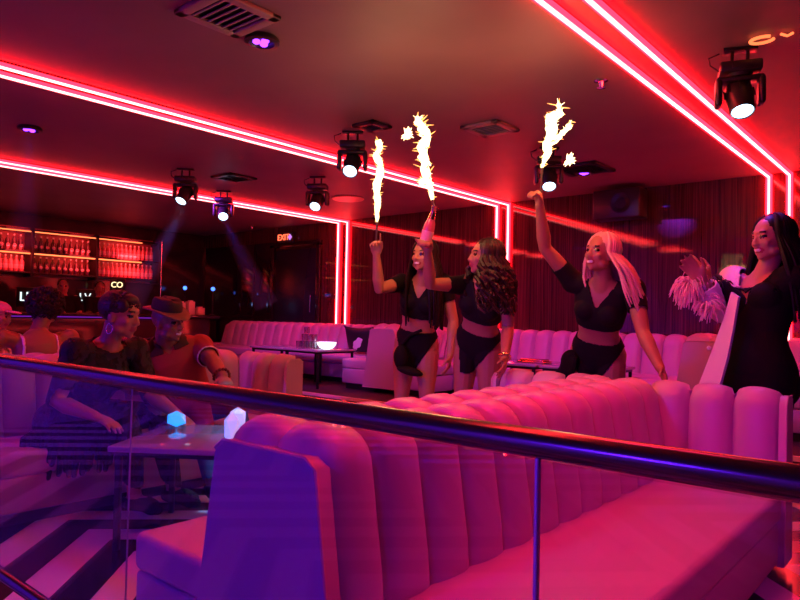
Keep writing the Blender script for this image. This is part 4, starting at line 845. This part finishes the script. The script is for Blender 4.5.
# man in the red polo
pel = V3(-4.06, 2.56, 0.50); neck = V3(-4.05, 2.37, 0.955); s_ = 1.10
j = seated(pel, neck, (0.90, -0.34), s_, 0.20, [(-3.60, 2.62, 0.56), (-3.60, 2.36, 0.55)], [(-3.46, 2.62, 0.10), (-3.44, 2.36, 0.10)], faceH=(0.98, -0.1))
j['head'] = V3(-3.96, 2.34, 1.088); j['look'] = rt * 0.88 + toC * 0.5 + V3(0, 0, 0.06); j['hup'] = V3(0.12, -0.10, 1)
j['eL'] = reach(j['sL'], 213, 362, 0.28); j['wL'] = reach(j['eL'], 222, 377, 0.24); j['eR'] = j['sR'] + V3(0.12, -0.08, -0.24); j['wR'] = j['eR'] + V3(0.22, 0.04, 0.0)
MN = person('seated smiling man in a dark fedora and red polo shirt with dark collar', None, j, skin_deep, male=True, sc_=s_, smile=True, handL=dict(curl=0.6, n=(0, 0, -1), lat=(0.5, -0.5, 0)), handR=dict(curl=0.3, n=(0, 0, -1), lat=(0, 1, 0)))
red_polo = mat('red_polo_knit', (0.30, 0.028, 0.035), 0.7, bump=(140, 0.12)); jeans = mat('blue_jeans', (0.06, 0.16, 0.30), 0.75, bump=(100, 0.15))
sl = np.zeros(len(MN.V), bool)
for q in 'LR': sl |= (MN.ua[q][1] < 0.10) & (MN.ua[q][0] < 0.66) & (MN.ua[q][0] > -0.1) & ~MN.fore[q] & (MN.s > 0.1)
vn_ = (MN.y > 0.02) & (abs(MN.x) < (MN.s - 0.47) * 0.5)
cloth(MN, 'polo_shirt', (((MN.s < 0.575) & (MN.s > -0.03) & ~MN.anyarm & (MN.head > 0.155)) | sl) & ~vn_, 0.014, red_polo, 4)
stripe_m = mat('trim_stripe', (0.7, 0.6, 0.55), 0.6)
for q in 'LR': cloth(MN, 'sleeve_trim', (MN.ua[q][1] < 0.085) & (MN.ua[q][0] < 0.68) & (MN.ua[q][0] > 0.60) & ~MN.fore[q] & (MN.s > 0.1), 0.019, stripe_m, 1)
cloth(MN, 'collar', (MN.s > 0.48) & (MN.s < 0.60) & ~MN.anyarm & (abs(MN.x) < 0.12) & (MN.head > 0.158) & ~((MN.y > 0.03) & (abs(MN.x) < 0.025)), 0.020, mat('dark_collar', (0.035, 0.01, 0.012), 0.7), 3)
cloth(MN, 'jeans', (MN.s < 0.0) & ~MN.anyarm & ((MN.shn['L'][0] < 0.9)) & (MN.V[:, 2] > 0.14), 0.014, jeans, 3)
cloth(MN, 'shoes', (MN.V[:, 2] < 0.12), 0.008, blackcloth, 1)
hatm = mat('dark_felt', (0.03, 0.014, 0.014), 0.75, bump=(80, 0.2)); brim = mat('brown_felt', (0.22, 0.09, 0.06), 0.7, bump=(80, 0.2))
HFm = MN.HF; hcm = MN.hc; tilt = HFm @ Matrix.Rotation(-0.12, 3, 'X'); b = B(); o_ = hcm + HFm @ V3(0, -0.012, 0.062)
rg = []
for zz, rx, ry in ((0, .086, .104), (.03, .087, .105), (.065, .083, .10), (.085, .070, .088), (.088, .035, .06), (.082, .005, .01)): rg.append([o_ + tilt @ V3(rx * math.cos(a), ry * math.sin(a), zz - (0.012 if zz > .08 and abs(math.cos(a)) < .5 else 0)) for a in np.linspace(0, 2 * PI, 28, endpoint=False)])
b.loft(rg); ht = b.obj('hat_crown', hatm, MN.root, at=MN.foot)
b = B(); rg = []
for rr_, zz in ((0.95, 0.002), (1.55, -0.010), (1.58, -0.005), (1.55, 0.0), (0.95, 0.012)): rg.append([o_ + tilt @ V3(.088 * (rr_ - (0.12 * abs(math.cos(a)) if rr_ > 1 else 0)) * math.cos(a), .106 * rr_ * 0.98 * math.sin(a), zz + (0.022 * math.cos(a) ** 2 - 0.02 * max(0, math.sin(a)) if rr_ > 1 else 0)) for a in np.linspace(0, 2 * PI, 36, endpoint=False)])
b.loft(rg); b.obj('hat_brim', brim, MN.root, at=MN.foot)
b = B(); w_ = MN.j['wL']; d_ = (w_ - MN.j['eL']).normalized(); u_ = d_.orthogonal(); v_ = d_.cross(u_)
for k in range(16): a = k / 16 * 2 * PI; b.ell(w_ - d_ * 0.01 + (u_ * math.cos(a) + v_ * math.sin(a)) * 0.034, 0.010, None, 8, 6)
b.obj('beaded_bracelet', mat('dark_beads', (0.12, 0.02, 0.02), 0.25), MN.root, at=MN.foot)
# woman seen from behind
pel = V3(-5.02, 2.0, 0.45); neck = V3(-5.08, 1.97, 0.985); s_ = 1.10
j = seated(pel, neck, (-1.0, 0.05), s_, 0.205, [(-5.45, 1.85, 0.5), (-5.45, 2.1, 0.5)], [(-5.55, 1.85, 0.1), (-5.55, 2.1, 0.1)])
j['head'] = V3(-5.14, 2.04, 1.155); j['look'] = V3(-1, 0.25, 0); j['hup'] = V3(-0.05, 0, 1)
j['eL'] = j['sL'] + V3(0.06, -0.22, -0.17); j['wL'] = j['eL'] + V3(-0.15, -0.20, -0.03); j['eR'] = j['sR'] + V3(-0.1, 0.06, -0.26); j['wR'] = j['eR'] + V3(-0.22, -0.05, 0.02)
WS = person('woman with a round afro seen from behind, bare back crossed by two white straps', None, j, skin_deep, sc_=s_, voxel=0.009)
whitecloth = mat('white_strap', (0.85, 0.78, 0.8), 0.5)
for xx in (-0.105, 0.095): cloth(WS, 'strap', (abs(WS.x - xx - 0.02 * (WS.s - .3)) < 0.0105) & (WS.s > 0.1) & (WS.s < 0.6) & ~WS.anyarm & (WS.y < 0.02), 0.006, whitecloth, 1)
cloth(WS, 'white_dress', (WS.s < 0.16) & ~WS.anyarm & (WS.V[:, 2] > 0.3), 0.012, whitecloth, 3)
b = B(); q = bmesh.new(); bmesh.ops.create_icosphere(q, subdivisions=4, radius=1)
from mathutils import noise as mnoise
for v in q.verts: v.co = v.co * (1 + 0.10 * mnoise.noise(v.co * 5) + 0.04 * mnoise.noise(v.co * 14))
b.bm(q, Matrix.Translation(WS.hc + V3(0.02, 0, 0.03)) @ Matrix.Diagonal((0.10, 0.105, 0.10, 1))); curls(b, WS.hc + V3(0.02, 0, 0.03), (.097, .102, .096), 420, 0.008, 0.012, 9); b.obj('afro', mat('hair_afro', (0.02, 0.010, 0.012), 0.7), WS.root, at=WS.foot)
# guest at the left edge
pel = V3(-6.35, 2.02, 0.50); neck = V3(-6.3, 2.08, 0.93); j = seated(pel, neck, (0.6, 0.6), 1.0, 0.17, [(-6.0, 2.4, 0.5), (-5.9, 2.2, 0.5)], [(-5.95, 2.5, 0.1), (-5.85, 2.3, 0.1)])
j['head'] = V3(-6.24, 2.12, 1.09); j['look'] = V3(0.7, 0.6, 0.0); j['eL'] = j['sL'] + V3(0.1, 0.03, -0.25); j['wL'] = j['eL'] + V3(0.2, 0, 0.05); j['eR'] = j['sR'] + V3(0.1, 0.0, -0.25); j['wR'] = j['eR'] + V3(0.2, 0.05, 0.05)
G1 = person('guest in a pink-red cap at the left edge behind the woman with white straps', None, j, skin_brown, male=True, voxel=0.010)
cloth(G1, 'patterned_shirt', (G1.s < 0.57) & (G1.head > 0.16) & ~G1.fore['L'] & ~G1.fore['R'], 0.014, mat('patterned_shirt', (0.5, 0.35, 0.4), 0.7, var=(16, 0.9)), 2)
b = B(); b.ell(G1.hc + G1.HF @ V3(0, -.012, .045), (.084, .10, .072), G1.HF, 20, 12); b.ell(G1.hc + G1.HF @ V3(0, .11, .045), (.07, .065, .012), G1.HF, 16, 8); b.obj('cap', mat('pink_cap', (0.7, 0.2, 0.25), 0.7), G1.root, at=G1.foot)
# staff behind the bar
for px, py, lb in ((63, 286, 'barkeeper in dark clothes behind the bar, above the afro-haired woman'), (100, 288, 'barkeeper in dark clothes behind the bar, just left of the lace-dressed woman')):
    d = ray(px, py); hd = C0 + d * (-10.75 / d.x); pel = V3(-10.75, hd.y, hd.z - 0.72); neck = V3(-10.73, hd.y, hd.z - 0.16); j = standing(pel, neck, (1.0, -0.2), 1.0, 0.18, heel=0.0)
    for q, s in (('L', -1), ('R', 1)): j['e' + q] = j['s' + q] + V3(0.10, 0.03 * -s, -0.25); j['w' + q] = j['e' + q] + V3(0.2, 0.02, 0.02)
    zoff = j['aL'].z - 0.085
    for k in ('aL', 'aR', 'toeL', 'toeR'): j[k] = V3(j[k].x, j[k].y, j[k].z - zoff)
    j['head'] = hd; j['look'] = V3(1, -0.3, -0.1)
    G = person(lb, 'barkeepers', j, skin_brown, male=True, voxel=0.012)
    cloth(G, 'dark_shirt', (G.s < 0.57) & (G.head > 0.16) & ~G.fore['L'] & ~G.fore['R'], 0.014, blackcloth, 2)
    b = B(); hair_cap(b, G, 1.06); b.obj('hair', hair_black, G.root, at=G.foot)
# ------------------------------------------------------------------ bottle and sparklers
spark = emat('spark_white', (1.0, 0.72, 0.33), 5.0); sparko = emat('spark_orange', (1.0, 0.42, 0.10), 3.0); stick_m = mat('sparkler_stick', (0.08, 0.05, 0.05), 0.5)
def sparkler(label, base, tip, stem, seed, wid=0.03, power=14, forks=()):
    """thin stick with a tall plume of burning sparks"""
    rnd = random.Random(seed); t = thing('sparkler', label, 'sparkler', stem, 0, 'burning sparklers')
    b = B(); b.tube([stem - stem, (base - stem) * 0.6, base - stem], [0.006, 0.006, 0.009], 8); b.obj('stick', stick_m, t)
    ax = tip - base; L = ax.length; d = ax.normalized(); u = d.cross(CW).normalized(); v = d.cross(u)
    core = B(); out = B()
    def plume(p0, p1, w_, n):
        a = p1 - p0; dd = a.normalized()
        wob = [rnd.uniform(-1, 1) for _ in range(9)]
        def path(s): k = s * 8; i = min(7, int(k)); f_ = k - i; return p0 + a * s + u * w_ * 0.55 * (wob[i] * (1 - f_) + wob[i + 1] * f_) * min(1, s * 3)
        core.tube([path(k / 16) - stem for k in range(17)], [w_ * (0.22 + 0.5 * min(1, k / 5)) * rnd.uniform(.6, 1.15) * (1 if k < 15 else .5) for k in range(17)], 8, round_ends=True)
        for i in range(n):
            s = rnd.random(); p = path(s) - stem; an = rnd.uniform(0, 6.28); o = u * math.cos(an) + v * math.sin(an); l = w_ * rnd.uniform(0.5, 1.15) * (0.35 + 0.65 * min(1, s * 3)); q = (o + dd * rnd.uniform(-0.2, 1.1)).normalized()
            core.tube([p, p + q * l * 0.6, p + q * l], [w_ * 0.12, w_ * 0.06, 0.0008], 4) if i % 3 else out.tube([p, p + q * l * 1.1, p + q * l * 1.6], [0.004, 0.003, 0.0008], 4)
    plume(base, tip, wid, 150)
    for f0, f1, w_ in forks: plume(f0, f1, w_, 40)
    core.obj('spark_plume', spark, t); out.obj('spark_streaks', sparko, t)
    m = base.lerp(tip, 0.55) + (C0 - base).normalized() * 0.06
    l = lamp('sparkler_glow', 'POINT', m, None, power * 0.50, (1.0, 0.50, 0.20), 0.10)
    return t
hR = D1.j['wR'] + V3(0, 0, 0.10); Yd = hR.y - 0.03
sparkler('thin sparkler plume held by the straight-haired dancer, leftmost of the three', at(377, 222, Yd), at(378, 146, Yd), at(376, 243, Yd), 3, 0.036, 12, [(at(380, 152, Yd), at(379, 141, Yd), 0.03)])
Yb = D2.j['wR'].y - 0.05
bt = thing('champagne_bottle', 'pink champagne bottle held up by the wavy-haired dancer', 'bottle', at(424, 247, Yb)); ax_ = (at(435, 206, Yb) - bt.location); LB = ax_.length; RB = ax_.to_track_quat('Z', 'Y').to_matrix(); k = LB / 0.30
b = B(); b.lathe([(0.001, 0.006), (0.030, 0), (0.034, 0.012), (0.034, 0.14), (0.030, 0.175), (0.016, 0.222), (0.013, 0.25)], n=18, R=RB @ Matrix.Diagonal((1, 1, k))); b.obj('glass_body', mat('pink_champagne_glass', (0.75, 0.18, 0.25), 0.15, spec=0.8), bt)
b = B(); b.lathe([(0.0355, 0.045), (0.0355, 0.12)], n=18, R=RB @ Matrix.Diagonal((1, 1, k))); b.obj('paper_label', mat('pink_paper_label', (0.9, 0.6, 0.65), 0.5), bt)
b = B(); b.lathe([(0.022, 0.205), (0.0165, 0.25), (0.0155, 0.285), (0.019, 0.29), (0.019, 0.298), (0.001, 0.30)], n=16, R=RB @ Matrix.Diagonal((1, 1, k))); b.obj('gold_foil', gold, bt)
sparkler('tall curved sparkler plume rising from the champagne bottle, middle of the three', at(432.5, 200, Yb), at(421, 117, Yb), at(434.5, 208, Yb), 5, 0.042, 20, [(at(432, 186, Yb), at(420, 180, Yb), 0.035), (at(430, 165, Yb), at(421, 157, Yb), 0.03), (at(425, 140, Yb), at(417, 118, Yb), 0.03)])
b = B(); rnd = random.Random(4); 
for i in range(26):
    d = V3(rnd.gauss(0, 1), rnd.gauss(0, 1), rnd.gauss(0, 1)).normalized(); b.tube([d * 0.0, d * 0.02, d * rnd.uniform(0.03, 0.055)], [0.012, 0.008, 0.001], 4)
o = b.obj('spark_burst', spark); o.location = at(407, 134, Yb); tag(o, 'small star-like burst of sparks left of the middle plume', 'spark')
o2 = o.copy(); COL.objects.link(o2); o2.location = at(569, 160, D3.j['wR'].y); o2['label'] = 'small star-like burst of sparks right of the plume over the blonde dancer'
Y3 = D3.j['wR'].y
sparkler('wide flaring sparkler plume in the raised fist of the blonde dancer, rightmost of the three', at(542, 168, Y3), at(559, 104, Y3), at(541, 200, Y3), 9, 0.04, 16, [(at(550, 146, Y3), at(572, 122, Y3), 0.026), (at(546, 150, Y3), at(553, 112, Y3), 0.034)])
